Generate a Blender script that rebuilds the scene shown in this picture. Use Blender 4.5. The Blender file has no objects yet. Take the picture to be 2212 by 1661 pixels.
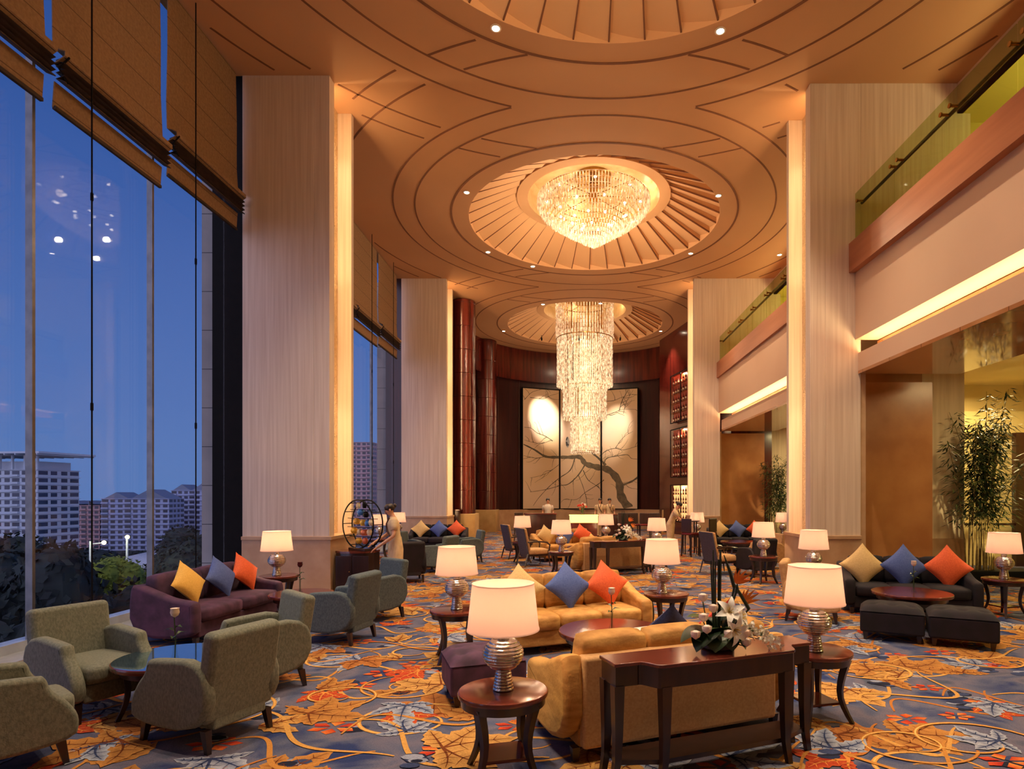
import bpy, bmesh, math, random
from mathutils import Vector, Matrix
PI = math.pi
random.seed(7)
sc = bpy.context.scene
C = sc.collection
# ------------------------------------------------------------------ camera
HC = 1.8
cam = bpy.data.cameras.new('camera'); co = bpy.data.objects.new('camera', cam); C.objects.link(co)
co.location = (0, 0, HC); co.rotation_euler = (PI/2, 0, 0)
cam.sensor_width = 36; cam.lens = 36*1300/2212
cam.shift_x = -(1232-1106)/2212; cam.shift_y = (1068-830.5)/2212
cam.clip_end = 3000
sc.camera = co
sc.view_settings.view_transform = 'Standard'; sc.view_settings.look = 'None'
sc.view_settings.gamma = 1; sc.view_settings.exposure = 0.52
try: sc.view_settings.use_curve_mapping = False
except Exception: pass
sc.cycles.max_bounces = 7; sc.cycles.diffuse_bounces = 4; sc.cycles.glossy_bounces = 3
sc.cycles.transmission_bounces = 4; sc.cycles.transparent_max_bounces = 12
sc.cycles.sample_clamp_indirect = 4; sc.cycles.caustics_reflective = False; sc.cycles.caustics_refractive = False
sc.cycles.use_light_tree = True
# ------------------------------------------------------------------ dusk sky
w = bpy.data.worlds.new('dusk'); sc.world = w; w.use_nodes = True
n = w.node_tree.nodes; l = w.node_tree.links; n.clear()
tc = n.new('ShaderNodeTexCoord'); sx = n.new('ShaderNodeSeparateXYZ'); cr = n.new('ShaderNodeValToRGB')
bg = n.new('ShaderNodeBackground'); wo = n.new('ShaderNodeOutputWorld')
l.new(tc.outputs['Generated'], sx.inputs[0]); l.new(sx.outputs['Z'], cr.inputs[0]); l.new(cr.outputs[0], bg.inputs[0]); l.new(bg.outputs[0], wo.inputs[0])
cr.color_ramp.interpolation = 'B_SPLINE'
for i, (p, c) in enumerate([(0, (.105, .20, .46)), (.12, (.095, .185, .47)), (.35, (.055, .125, .40)), (.55, (.022, .075, .29)), (.9, (.010, .035, .16))]):
    e = cr.color_ramp.elements[i] if i < 2 else cr.color_ramp.elements.new(p)
    e.position = p; e.color = (*c, 1)
gx = n.new('ShaderNodeMapRange'); gx.inputs[1].default_value = .15; gx.inputs[2].default_value = -.9; gx.inputs[3].default_value = 0; gx.inputs[4].default_value = 1
l.new(sx.outputs['Y'], gx.inputs[0]); gm = n.new('ShaderNodeMix'); gm.data_type = 'RGBA'; gm.inputs['B'].default_value = (1.15, 1.05, 1.5, 1)  # brighter lilac sky behind the camera, added to light the pier fronts
l.new(gx.outputs[0], gm.inputs['Factor']); l.new(cr.outputs[0], gm.inputs['A']); l.new(gm.outputs['Result'], bg.inputs[0])
bg.inputs[1].default_value = .75
# ------------------------------------------------------------------ lights
WARM = (1.0, .68, .42)
def light(name, kind, loc, power, color=WARM, radius=.05, rot=None, **kw):
    d = bpy.data.lights.new(name, kind); d.energy = power; d.color = color
    if kind in ('POINT', 'SPOT'): d.shadow_soft_size = radius
    for k, v in kw.items(): setattr(d, k, v)
    o = bpy.data.objects.new(name, d); C.objects.link(o); o.location = loc
    if rot: o.rotation_euler = rot
    return o
def aim(o, target):
    v = Vector(target)-o.location; o.rotation_euler = v.to_track_quat('-Z', 'Y').to_euler()
# chandelier bulbs (dome centres)
DX = .64; DC = (6.6, 16.7, 26.8); ZC = 9.3
for (yy, zz, p) in ((6.6, 8.7, 70), (16.7, 8.6, 150)):
    for k in range(4):
        a = PI/4+k*PI/2
        light('chandelier_bulb', 'POINT', (DX+.9*math.cos(a), yy+.9*math.sin(a), zz), p/4*1.6, (1, .68, .42), .06)
for zz in (9.2, 8.2, 7.2, 6.2, 5.2, 4.2):
    for a in (PI*1.5, PI*.25, PI*.75):
        r = 1.5 if zz > 6 else 1.15
        light('chandelier_bulb', 'POINT', (DX+r*math.cos(a), 26.8+r*math.sin(a), zz), 10, (1, .74, .50), .1)
# ------------------------------------------------------------------ materials
def lin(c):
    return tuple((v/255/12.92 if v/255 <= .04045 else ((v/255+.055)/1.055)**2.4) for v in c)
MATS = {}
def mat(name, c1, c2=None, rough=.6, metal=0., scale=(6, 6, 6), detail=3, bump=0., bscale=None, sheen=0., emit=None, es=0., spec=.5, coat=0., trans=0., lo=.35, hi=.65, wave=None):
    m = bpy.data.materials.new(name); m.use_nodes = True; nt = m.node_tree; N = nt.nodes; L = nt.links
    b = N['Principled BSDF']; b.inputs['Roughness'].default_value = rough; b.inputs['Metallic'].default_value = metal
    b.inputs['Specular IOR Level'].default_value = spec
    b.inputs['Coat Weight'].default_value = coat; b.inputs['Coat Roughness'].default_value = .12
    b.inputs['Sheen Weight'].default_value = sheen; b.inputs['Sheen Roughness'].default_value = .4
    b.inputs['Transmission Weight'].default_value = trans
    c1l = lin(c1); c2l = lin(c2) if c2 else tuple(v*.86 for v in c1l)
    tc = N.new('ShaderNodeTexCoord'); mp = N.new('ShaderNodeMapping'); mp.inputs['Scale'].default_value = scale
    L.new(tc.outputs['Object'], mp.inputs[0])
    no = N.new('ShaderNodeTexNoise'); no.inputs['Scale'].default_value = 1; no.inputs['Detail'].default_value = detail
    L.new(mp.outputs[0], no.inputs[0])
    r = N.new('ShaderNodeValToRGB'); r.color_ramp.elements[0].position = lo; r.color_ramp.elements[1].position = hi
    r.color_ramp.elements[0].color = (*c1l, 1); r.color_ramp.elements[1].color = (*c2l, 1)
    L.new(no.outputs['Fac'], r.inputs[0]); L.new(r.outputs[0], b.inputs['Base Color'])
    if sheen: b.inputs['Sheen Tint'].default_value = (*[min(1, v*2.2) for v in c1l], 1)
    if emit:
        b.inputs['Emission Color'].default_value = (*lin(emit), 1); b.inputs['Emission Strength'].default_value = es
    if bump:
        bn = N.new('ShaderNodeBump'); bn.inputs['Strength'].default_value = bump; bn.inputs['Distance'].default_value = .02
        n2 = N.new('ShaderNodeTexNoise'); n2.inputs['Scale'].default_value = 1; n2.inputs['Detail'].default_value = 2
        mp2 = N.new('ShaderNodeMapping'); mp2.inputs['Scale'].default_value = bscale or scale
        L.new(tc.outputs['Object'], mp2.inputs[0]); L.new(mp2.outputs[0], n2.inputs[0])
        L.new(n2.outputs['Fac'], bn.inputs['Height']); L.new(bn.outputs[0], b.inputs['Normal'])
    MATS[name] = m
    return m
def emat(name, c, s):
    m = bpy.data.materials.new(name); m.use_nodes = True; N = m.node_tree.nodes
    b = N['Principled BSDF']; b.inputs['Base Color'].default_value = (*lin(c), 1)
    b.inputs['Emission Color'].default_value = (*lin(c), 1); b.inputs['Emission Strength'].default_value = s
    MATS[name] = m; return m
def joints(m, axis, step, width, dark, off=0.):
    """thin joint lines every `step` metres along a world axis, mixed into a material's colour"""
    nt = m.node_tree; N = nt.nodes; L = nt.links; b = N['Principled BSDF']
    g = N.new('ShaderNodeNewGeometry'); s = N.new('ShaderNodeSeparateXYZ'); L.new(g.outputs['Position'], s.inputs[0])
    a = N.new('ShaderNodeMath'); a.operation = 'ADD'; a.inputs[1].default_value = off+100*step; L.new(s.outputs[axis], a.inputs[0])
    q = N.new('ShaderNodeMath'); q.operation = 'MODULO'; q.inputs[1].default_value = step; L.new(a.outputs[0], q.inputs[0])
    c = N.new('ShaderNodeMath'); c.operation = 'LESS_THAN'; c.inputs[1].default_value = width; L.new(q.outputs[0], c.inputs[0])
    mx = N.new('ShaderNodeMix'); mx.data_type = 'RGBA'; L.new(c.outputs[0], mx.inputs['Factor'])
    src = b.inputs['Base Color'].links[0].from_socket; L.new(src, mx.inputs['A']); mx.inputs['B'].default_value = (*lin(dark), 1)
    L.new(mx.outputs['Result'], b.inputs['Base Color']); return m

mat('ceiling', (200, 154, 112), (192, 146, 104), .8, scale=(.3, .3, .3))
mat('groove_shade', (122, 78, 50), rough=.8)  # darker ceiling colour carrying the shade of grooves and pleats
mat('dome', (222, 176, 128), (212, 166, 118), .7, scale=(.5, .5, .5))
mat('dome_gold', (236, 204, 150), (226, 192, 136), .35)
mat('travertine', (226, 208, 188), (206, 184, 162), .55, scale=(22, 22, .55), detail=6, lo=.3, hi=.7)
mat('travertine_light', (224, 204, 172), (208, 186, 152), .6, scale=(14, 14, .6), detail=5)
mat('chiselled', (232, 206, 164), (214, 184, 140), .8, scale=(20, 20, 20), bump=1.0, bscale=(34, 34, 34))
mat('wainscot', (196, 160, 124), (180, 142, 106), .4, scale=(3, 3, 3), detail=5)
mat('brown_stone', (190, 134, 84), (168, 110, 66), .28, scale=(1.6, 1.6, 1.6), detail=7)
mat('soffit', (176, 122, 78), (158, 104, 62), .06, scale=(1.5, 1.5, 1.5), detail=6, coat=.4)
joints(MATS['soffit'], 'Y', .9, .012, (90, 50, 30))
mat('plaster_pink', (206, 172, 142), (198, 164, 134), .6, scale=(.5, .5, .5))
mat('band_wood', (170, 108, 72), (156, 94, 60), .35, scale=(8, .6, 8))
mat('cream_wall', (226, 204, 140), (216, 192, 126), .7, scale=(.4, .4, .4))
mat('gallery', (214, 196, 110), (202, 184, 98), .7, scale=(.4, .4, .4))
mat('rosewood', (96, 30, 22), (62, 18, 16), .22, scale=(7, 7, .5), detail=5, coat=.3)
mat('rosewood_dark', (60, 24, 20), (40, 16, 15), .3, scale=(7, 7, .5), detail=5, coat=.2)
mat('plinth', (206, 174, 118), (190, 156, 100), .35, scale=(3, 3, 3))
mat('black_frame', (15, 12, 13), (10, 8, 9), .7, spec=.15)
mat('steel', (120, 122, 126), (100, 104, 110), .35, metal=.7)
mat('sill', (190, 196, 204), (176, 182, 190), .15, metal=.3)
mat('blind', (150, 122, 90), (134, 106, 78), .85, scale=(.8, 24, 24), detail=4)
joints(MATS['blind'], 'Z', .42, .012, (96, 74, 54))
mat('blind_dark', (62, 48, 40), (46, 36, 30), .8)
mat('ext_stone', (150, 144, 140), (136, 132, 130), .6, scale=(2, 2, 2))
joints(MATS['ext_stone'], 'Z', .72, .014, (50, 50, 56), .2)
mat('grey_velvet', (122, 125, 110), (98, 101, 88), .85, scale=(70, 70, 40), detail=4, sheen=.35, bump=.15, bscale=(120, 120, 120))
mat('blue_velvet', (88, 100, 102), (68, 78, 82), .85, scale=(60, 60, 40), detail=4, sheen=.35, bump=.12, bscale=(120, 120, 120))
mat('purple_velvet', (84, 52, 78), (58, 36, 56), .85, scale=(7, 7, 7), detail=4, sheen=.3)
mat('black_velvet', (26, 16, 28), (14, 9, 16), .85, scale=(7, 7, 7), sheen=.10)
mat('gold_velvet', (208, 154, 82), (170, 116, 52), .75, scale=(7, 7, 18), detail=5, sheen=.45, bump=.12, bscale=(60, 60, 60))
mat('gold_back', (200, 156, 104), (186, 140, 90), .8, scale=(60, 60, 60), detail=3, sheen=.2)
mat('tan_fabric', (206, 164, 112), (190, 146, 96), .85, scale=(20, 20, 20))
mat('slate_fabric', (78, 74, 88), (64, 60, 74), .85, scale=(40, 40, 40))
mat('pillow_beige', (214, 182, 124), (202, 168, 110), .8, scale=(60, 60, 60), sheen=.2)
mat('pillow_yellow', (232, 182, 88), (222, 170, 74), .8, scale=(60, 60, 60), sheen=.2)
mat('pillow_blue', (78, 98, 160), (64, 84, 146), .75, scale=(60, 60, 60), sheen=.25)
mat('pillow_navy', (38, 48, 92), (28, 36, 76), .75, scale=(60, 60, 60), sheen=.25)
mat('pillow_orange', (226, 96, 44), (210, 82, 36), .75, scale=(60, 60, 60), sheen=.25)
mat('pillow_red', (206, 62, 44), (190, 50, 36), .75, scale=(60, 60, 60), sheen=.2)
mat('dark_wood', (52, 30, 26), (36, 20, 18), .28, scale=(12, 12, 1.2), detail=5, coat=.25)
mat('mahogany', (112, 50, 36), (88, 36, 27), .16, scale=(3, 26, 3), detail=5, coat=.5)
mat('table_black', (150, 190, 204), (140, 180, 196), .04, metal=.95)
mat('piping', (120, 60, 40), rough=.7)
mat('silver', (214, 208, 200), (190, 184, 176), .16, metal=1., scale=(30, 30, 30), bump=.15, bscale=(50, 50, 50))
mat('brass', (190, 150, 84), (170, 130, 66), .25, metal=1.)
mat('white_ceramic', (238, 226, 206), rough=.3)
mat('skin', (214, 160, 124), (204, 148, 112), .55, scale=(8, 8, 8))
mat('hair', (26, 18, 18), (38, 26, 22), .4, scale=(60, 60, 8))
mat('eye', (22, 16, 14), rough=.2)
mat('uniform', (226, 200, 158), (212, 184, 140), .8, scale=(12, 12, 12))
mat('uniform_white', (236, 226, 210), (222, 210, 192), .8, scale=(12, 12, 12))
mat('sash', (84, 48, 36), rough=.7)
mat('leaf', (62, 84, 40), (40, 62, 30), .35, scale=(14, 14, 14))
mat('leaf_dark', (34, 52, 30), (22, 38, 22), .35, scale=(14, 14, 14))
mat('reed', (38, 50, 34), (26, 36, 26), .5, scale=(10, 10, 30))
mat('white_petal', (254, 250, 240), (244, 240, 224), .5)
mat('rose_petal', (250, 232, 214), (242, 216, 196), .55)
mat('bird_petal', (255, 150, 60), (245, 120, 40), .5)
mat('stamen', (206, 170, 60), rough=.6)
mat('bamboo_stem', (150, 128, 66), (112, 92, 48), .5, scale=(6, 6, 20))
mat('bamboo_leaf', (98, 104, 50), (60, 72, 34), .5, scale=(9, 9, 9))
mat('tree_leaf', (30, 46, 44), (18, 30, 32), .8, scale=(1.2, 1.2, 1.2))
mat('tree_lit', (130, 140, 40), (90, 108, 34), .8, scale=(2, 2, 2))  # street lamps' yellow light put into the leaf colour
mat('bark', (60, 50, 42), rough=.9)
mat('ground', (56, 62, 58), (44, 50, 48), .9, scale=(.05, .05, .05))
mat('tower_wall', (172, 184, 200), (156, 168, 186), .7)
mat('pink_wall', (170, 140, 146), (150, 122, 130), .7)
mat('white_wall', (150, 162, 196), (136, 148, 182), .7)
mat('far_window', (30, 38, 60), (48, 58, 84), .3, scale=(.2, .2, .3), detail=1)
mat('roof_blue', (96, 112, 140), rough=.5)
mat('canopy', (190, 196, 206), rough=.6)
mat('wine_red', (90, 22, 24), rough=.15)
mat('wine_green', (26, 44, 26), rough=.12)
mat('wine_label', (226, 210, 176), rough=.6)
mat('niche_red', (170, 60, 34), (150, 46, 28), .4)
mat('canvas', (226, 200, 176), (214, 182, 134), .75, scale=(.25, .25, .35), detail=2)
mat('paint_branch', (104, 92, 72), (74, 68, 56), .8, scale=(5, 5, 5), detail=5)
mat('paint_gold', (206, 160, 84), rough=.7)
mat('paint_bird', (52, 50, 56), (150, 146, 140), .8, scale=(6, 6, 6), lo=.5, hi=.52)
mat('grille', (70, 56, 44), rough=.6); joints(MATS['grille'], 'Y', .06, .02, (30, 22, 18))
mat('vase_blue', (60, 120, 190), rough=.2); mat('vase_yellow', (226, 178, 60), rough=.3); mat('vase_orange', (214, 110, 70), rough=.3); mat('vase_cream', (230, 206, 160), rough=.3)
mat('red_cloth', (150, 30, 36), rough=.7)
mat('book', (214, 208, 196), rough=.6)
emat('bulb', (255, 236, 200), 14); emat('downlight', (255, 238, 208), 30)
emat('onyx', (255, 214, 120), 1.5); emat('cove_strip', (255, 206, 120), 3.0); emat('street_bulb', (255, 220, 140), 10)
emat('shelf_glow', (255, 190, 120), .9)
# crystal : bright strings, the bulbs' sparkle put into a patchy emission
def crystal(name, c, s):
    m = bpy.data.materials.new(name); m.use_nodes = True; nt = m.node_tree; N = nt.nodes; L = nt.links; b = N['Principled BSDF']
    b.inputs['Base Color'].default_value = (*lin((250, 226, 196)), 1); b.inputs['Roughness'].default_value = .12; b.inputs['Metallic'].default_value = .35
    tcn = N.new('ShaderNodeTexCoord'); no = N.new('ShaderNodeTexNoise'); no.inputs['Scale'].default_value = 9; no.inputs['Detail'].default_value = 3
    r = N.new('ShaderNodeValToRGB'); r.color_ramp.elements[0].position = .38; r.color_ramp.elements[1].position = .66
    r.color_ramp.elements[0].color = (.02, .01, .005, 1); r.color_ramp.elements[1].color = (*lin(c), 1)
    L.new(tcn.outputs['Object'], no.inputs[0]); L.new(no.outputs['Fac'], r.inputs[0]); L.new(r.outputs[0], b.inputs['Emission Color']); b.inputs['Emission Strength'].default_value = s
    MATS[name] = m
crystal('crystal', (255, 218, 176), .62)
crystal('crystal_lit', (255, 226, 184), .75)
# lamp shade: fabric that lets the bulb's light through
def shade_mat():
    m = bpy.data.materials.new('shade'); m.use_nodes = True; nt = m.node_tree; N = nt.nodes; L = nt.links
    N.clear(); o = N.new('ShaderNodeOutputMaterial'); d = N.new('ShaderNodeBsdfDiffuse'); t = N.new('ShaderNodeBsdfTranslucent'); mx = N.new('ShaderNodeMixShader')
    e = N.new('ShaderNodeEmission'); ad = N.new('ShaderNodeAddShader')
    d.inputs[0].default_value = (*lin((214, 176, 160)), 1); t.inputs[0].default_value = (*lin((158, 118, 104)), 1); mx.inputs[0].default_value = .5
    e.inputs[0].default_value = (*lin((255, 206, 166)), 1); e.inputs[1].default_value = .16
    L.new(d.outputs[0], mx.inputs[1]); L.new(t.outputs[0], mx.inputs[2]); L.new(mx.outputs[0], ad.inputs[0]); L.new(e.outputs[0], ad.inputs[1]); L.new(ad.outputs[0], o.inputs[0])
    MATS['shade'] = m
shade_mat()
def glass_mat(name, tint, refl=1.0):
    m = bpy.data.materials.new(name); m.use_nodes = True; nt = m.node_tree; N = nt.nodes; L = nt.links
    N.clear(); o = N.new('ShaderNodeOutputMaterial'); t = N.new('ShaderNodeBsdfTransparent'); g = N.new('ShaderNodeBsdfGlossy'); mx = N.new('ShaderNodeMixShader')
    lw = N.new('ShaderNodeLayerWeight'); lw.inputs[0].default_value = .5; f = N.new('ShaderNodeMath'); f.operation = 'POWER'; f.inputs[1].default_value = 4
    f2 = N.new('ShaderNodeMath'); f2.operation = 'MULTIPLY_ADD'; f2.inputs[1].default_value = .12; f2.inputs[2].default_value = .02
    L.new(lw.outputs['Facing'], f.inputs[0]); L.new(f.outputs[0], f2.inputs[0]); f = f2
    t.inputs[0].default_value = (*tint, 1); g.inputs['Roughness'].default_value = .02
    L.new(f.outputs[0], mx.inputs[0]); L.new(t.outputs[0], mx.inputs[1]); L.new(g.outputs[0], mx.inputs[2]); L.new(mx.outputs[0], o.inputs[0])
    MATS[name] = m
glass_mat('window_glass', (.93, .95, .97)); glass_mat('rail_glass', (.78, .84, .62)); glass_mat('vase_glass', (.86, .9, .9))
# ------------------------------------------------------------------ mesh builder
class MB:
    def __init__(s): s.v = []; s.f = []; s.m = []; s.T = Matrix()
    def add(s, vs, fs, mi=0, T=None):
        M = s.T @ T if T is not None else s.T
        b = len(s.v); s.v += [tuple(M @ Vector(p)) for p in vs]
        for f in fs: s.f.append([b+i for i in f]); s.m.append(mi)
        return s
    def box(s, x0, x1, y0, y1, z0, z1, mi=0, T=None):
        vs = [(x, y, z) for z in (z0, z1) for y in (y0, y1) for x in (x0, x1)]
        return s.add(vs, [(0, 2, 3, 1), (4, 5, 7, 6), (0, 1, 5, 4), (2, 6, 7, 3), (0, 4, 6, 2), (1, 3, 7, 5)], mi, T)
    def rbox(s, x0, x1, y0, y1, z0, z1, r=.03, mi=0, T=None, seg=3, puff=0.):
        bm = bmesh.new(); bmesh.ops.create_cube(bm, size=1)
        for v in bm.verts: v.co = Vector(((x0+x1)/2+v.co.x*(x1-x0), (y0+y1)/2+v.co.y*(y1-y0), (z0+z1)/2+v.co.z*(z1-z0)))
        r = min(r, .49*min(x1-x0, y1-y0, z1-z0))
        if puff: bmesh.ops.subdivide_edges(bm, edges=bm.edges[:], cuts=5, use_grid_fill=True)
        if puff:
            cx, cy, cz = (x0+x1)/2, (y0+y1)/2, (z0+z1)/2; hx, hy, hz = (x1-x0)/2, (y1-y0)/2, (z1-z0)/2
            for v in bm.verts:
                a, b_, c = (v.co.x-cx)/hx, (v.co.y-cy)/hy, (v.co.z-cz)/hz
                # round the corners and puff faces
                k = lambda t: t
                q = 12
                L = (abs(a)**q+abs(b_)**q+abs(c)**q)**(1/q)
                a, b_, c = a/L, b_/L, c/L
                v.co = Vector((cx+a*(hx+puff*(1-b_*b_)*(1-c*c)), cy+b_*(hy+puff*(1-a*a)*(1-c*c)), cz+c*(hz+puff*(1-a*a)*(1-b_*b_))))
        else:
            bmesh.ops.bevel(bm, geom=bm.edges[:], offset=r, segments=seg, affect='EDGES', profile=.5)
        bm.verts.index_update()
        s.add([v.co[:] for v in bm.verts], [[v.index for v in f.verts] for f in bm.faces], mi, T); bm.free(); return s
    def lathe(s, prof, seg=32, mi=0, T=None, a0=0, a1=2*PI, cap=True):
        vs = []; fs = []; full = abs(a1-a0-2*PI) < 1e-6; n = seg if full else seg+1
        for (r, z) in prof:
            for k in range(n):
                a = a0+(a1-a0)*k/seg; vs.append((r*math.cos(a), r*math.sin(a), z))
        for i in range(len(prof)-1):
            for k in range(seg):
                k2 = (k+1) % n; fs.append((i*n+k, i*n+k2, (i+1)*n+k2, (i+1)*n+k))
        if cap and full:
            if prof[0][0] > 1e-4: fs.append(tuple(reversed(range(n))))
            if prof[-1][0] > 1e-4: fs.append(tuple((len(prof)-1)*n+k for k in range(n)))
        return s.add(vs, fs, mi, T)
    def tube(s, pts, rad, seg=8, mi=0, T=None, flat=1.):
        pts = [Vector(p) for p in pts]; n = len(pts); vs = []; fs = []
        rad = rad if isinstance(rad, (list, tuple)) else [rad]*n
        up = Vector((0, 0, 1)); x = None
        for i, p in enumerate(pts):
            d = (pts[min(i+1, n-1)]-pts[max(i-1, 0)]).normalized()
            if x is None: x = d.cross(up if abs(d.z) < .95 else Vector((1, 0, 0))).normalized()
            else: x = (x-d*x.dot(d)).normalized()
            y = d.cross(x)
            for k in range(seg):
                a = 2*PI*k/seg; vs.append(tuple(p+x*math.cos(a)*rad[i]+y*math.sin(a)*rad[i]*flat))
        for i in range(n-1):
            for k in range(seg): fs.append((i*seg+k, i*seg+(k+1) % seg, (i+1)*seg+(k+1) % seg, (i+1)*seg+k))
        fs.append(tuple(reversed(range(seg)))); fs.append(tuple((n-1)*seg+k for k in range(seg)))
        return s.add(vs, fs, mi, T)
    def prism(s, poly, z0, z1, mi=0, T=None):
        n = len(poly); vs = [(x, y, z0) for x, y in poly]+[(x, y, z1) for x, y in poly]
        return s.add(vs, [tuple(reversed(range(n))), tuple(range(n, 2*n))]+[(i, (i+1) % n, n+(i+1) % n, n+i) for i in range(n)], mi, T)
    def side(s, poly, x0, x1, mi=0, T=None):       # polygon in (y, z) extruded along x
        n = len(poly); vs = [(x0, y, z) for y, z in poly]+[(x1, y, z) for y, z in poly]
        return s.add(vs, [tuple(range(n)), tuple(reversed(range(n, 2*n)))]+[((i+1) % n, i, n+i, n+(i+1) % n) for i in range(n)], mi, T)
    def ball(s, c, r, mi=0, T=None, seg=12, ring=8):
        rx, ry, rz = r if isinstance(r, (tuple, list)) else (r, r, r)
        pr = [(math.sin(PI*i/ring), -math.cos(PI*i/ring)) for i in range(ring+1)]
        pr[0] = (1e-4, -1); pr[-1] = (1e-4, 1)
        M = Matrix.Translation(c) @ Matrix.Diagonal((rx, ry, rz, 1))
        return s.lathe(pr, seg, mi, (T @ M) if T is not None else M, cap=False)
    def build(s, name, mats, parent=None, smooth=.6, bevel=0, solid=0, subsurf=0):
        me = bpy.data.meshes.new(name); me.from_pydata(s.v, [], s.f)
        for m in ([mats] if isinstance(mats, str) else mats): me.materials.append(MATS[m])
        me.polygons.foreach_set('material_index', s.m)
        if smooth: me.shade_smooth(); me.set_sharp_from_angle(angle=smooth)
        me.update(); o = bpy.data.objects.new(name, me); C.objects.link(o)
        if solid: md = o.modifiers.new('s', 'SOLIDIFY'); md.thickness = solid; md.offset = 0
        if bevel: md = o.modifiers.new('b', 'BEVEL'); md.width = bevel; md.segments = 2; md.limit_method = 'ANGLE'
        if subsurf: md = o.modifiers.new('ss', 'SUBSURF'); md.levels = subsurf; md.render_levels = subsurf
        if name in ('arm', 'backrest', 'back_frame', 'base', 'seat_frame', 'back_panel'): md = o.modifiers.new('wn', 'WEIGHTED_NORMAL'); md.keep_sharp = True; md.weight = 100
        if parent: o.parent = parent
        return o
def tag(o, label, cat, group=None, kind=None):
    o['label'] = label; o['category'] = cat
    if group: o['group'] = group
    if kind: o['kind'] = kind
    return o
def thing(name, label, cat, loc=(0, 0, 0), rz=0, group=None):
    o = bpy.data.objects.new(name, None); C.objects.link(o); o.location = loc; o.rotation_euler = (0, 0, rz); o.empty_display_size = .1
    return tag(o, label, cat, group)
def struct(name, mb, m, **k):
    o = mb.build(name, m, **k); o['kind'] = 'structure'; return o
def copy_tree(o, parent=None, store={}):
    c = o.copy(); C.objects.link(c)
    if parent: c.parent = parent
    for ch in o.children: copy_tree(ch, c)
    return c
def dup(o, loc, rz, label, group=None, cat=None):
    c = copy_tree(o); c.location = loc; c.rotation_euler = (0, 0, rz); c['label'] = label
    if group: c['group'] = group
    elif 'group' in c.keys(): del c['group']
    return c
def face(fx, fy): return math.atan2(fx, -fy)      # objects are modelled facing -Y
PROTO = {}
def inst(key, maker, loc, rz, label, group=None):
    if key not in PROTO:
        o = maker(); PROTO[key] = o; o.location = loc; o.rotation_euler = (0, 0, rz); o['label'] = label
        if group: o['group'] = group
        return o
    return dup(PROTO[key], loc, rz, label, group)
def at(px, py, D): return ((px-1232)*D/1300, D, HC+(1068-py)*D/1300)
# ================================================================== STRUCTURE
# ---- floor with its woven carpet (one mesh: ground weave, leaves, tendrils, blossoms)
fv = []; ff = []; fc = []
random.seed(11)
def fpoly(vs, cols):
    b = len(fv); fv.extend(vs); ff.append(list(range(b, b+len(vs)))); fc.extend(cols)
def lvl(): return .0012+random.random()*.006
def strip(pts, wid, col, z):
    n = len(pts)
    L = []; R = []
    for i, (x, y) in enumerate(pts):
        a = pts[min(i+1, n-1)]; b = pts[max(i-1, 0)]; dx, dy = a[0]-b[0], a[1]-b[1]; q = math.hypot(dx, dy) or 1
        w_ = wid(i/(n-1)); L.append((x-dy/q*w_, y+dx/q*w_, z)); R.append((x+dy/q*w_, y-dx/q*w_, z))
    for i in range(n-1): fpoly([L[i], L[i+1], R[i+1], R[i]], [col]*4)
GOLD = [(214, 160, 88), (200, 138, 70), (222, 172, 100), (192, 122, 62)]
def leaf(x, y, R, ang, edge, mid, vein, lobes=((0, 1), (48, .86), (-48, .86), (100, .6), (-100, .6)), fat=.25):
    z = lvl()
    for (da, k) in lobes:
        a = ang+math.radians(da+random.uniform(-7, 7)); Ln = R*k*random.uniform(.9, 1.1); n = 9
        ca, sa = math.cos(a), math.sin(a); bend = random.uniform(-.14, .14)*Ln
        mids = []; Ls = []; Rs = []
        for i in range(n+1):
            t = i/n; w_ = Ln*fat*(math.sin(PI*min(1, t**.8*1.0))**.8)*(1+(.22 if i % 2 else -.10))
            if i == n: w_ = 0
            u = t*Ln; v = bend*math.sin(PI*t)
            mids.append((x+ca*u-sa*v, y+sa*u+ca*v)); Ls.append((x+ca*u-sa*(v+w_), y+sa*u+ca*(v+w_))); Rs.append((x+ca*u-sa*(v-w_), y+sa*u+ca*(v-w_)))
        z2 = z+random.random()*.0005
        for i in range(n):
            for S in (Ls, Rs):
                fpoly([(*mids[i], z2), (*mids[i+1], z2), (*S[i+1], z2), (*S[i], z2)], [mid, mid, edge, edge])
        strip(mids[:-1], lambda t: .009*(1-t)+.002, vein, z2+.0006)
        for i in range(2, n-1, 2):
            for S in (Ls, Rs):
                p = mids[i]; q = S[min(i+1, n)]; q = (p[0]+(q[0]-p[0])*.75, p[1]+(q[1]-p[1])*.75); strip([p, q], lambda t: .004*(1-t)+.001, vein, z2+.0006)
def curl(x, y, R, ang, sgn, col, wd=.024, turns=1.35):
    pts = []; n = 44; z = lvl()
    for i in range(n+1):
        t = i/n; th = ang+sgn*turns*2*PI*t; r = R*(1-.72*t); pts.append((x+r*math.cos(th)*1.25, y+r*math.sin(th)))
    strip(pts, lambda t: wd*.72*(.35+.65*math.sin(PI*min(1, t*.9+.1))), col, z)
    strip([(p[0]*1, p[1]) for p in pts], lambda t: wd*.28*math.sin(PI*t), (238, 190, 110), z+.0005)
def vine(x, y, Ln, ang, amp, col):
    pts = []; n = 40; ca, sa = math.cos(ang), math.sin(ang)
    for i in range(n+1):
        t = i/n; u = (t-.5)*Ln; v = amp*math.sin(t*2.4*PI); pts.append((x+ca*u-sa*v, y+sa*u+ca*v))
    strip(pts, lambda t: .015*math.sin(PI*(.08+.84*t))+.004, col, lvl())
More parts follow.
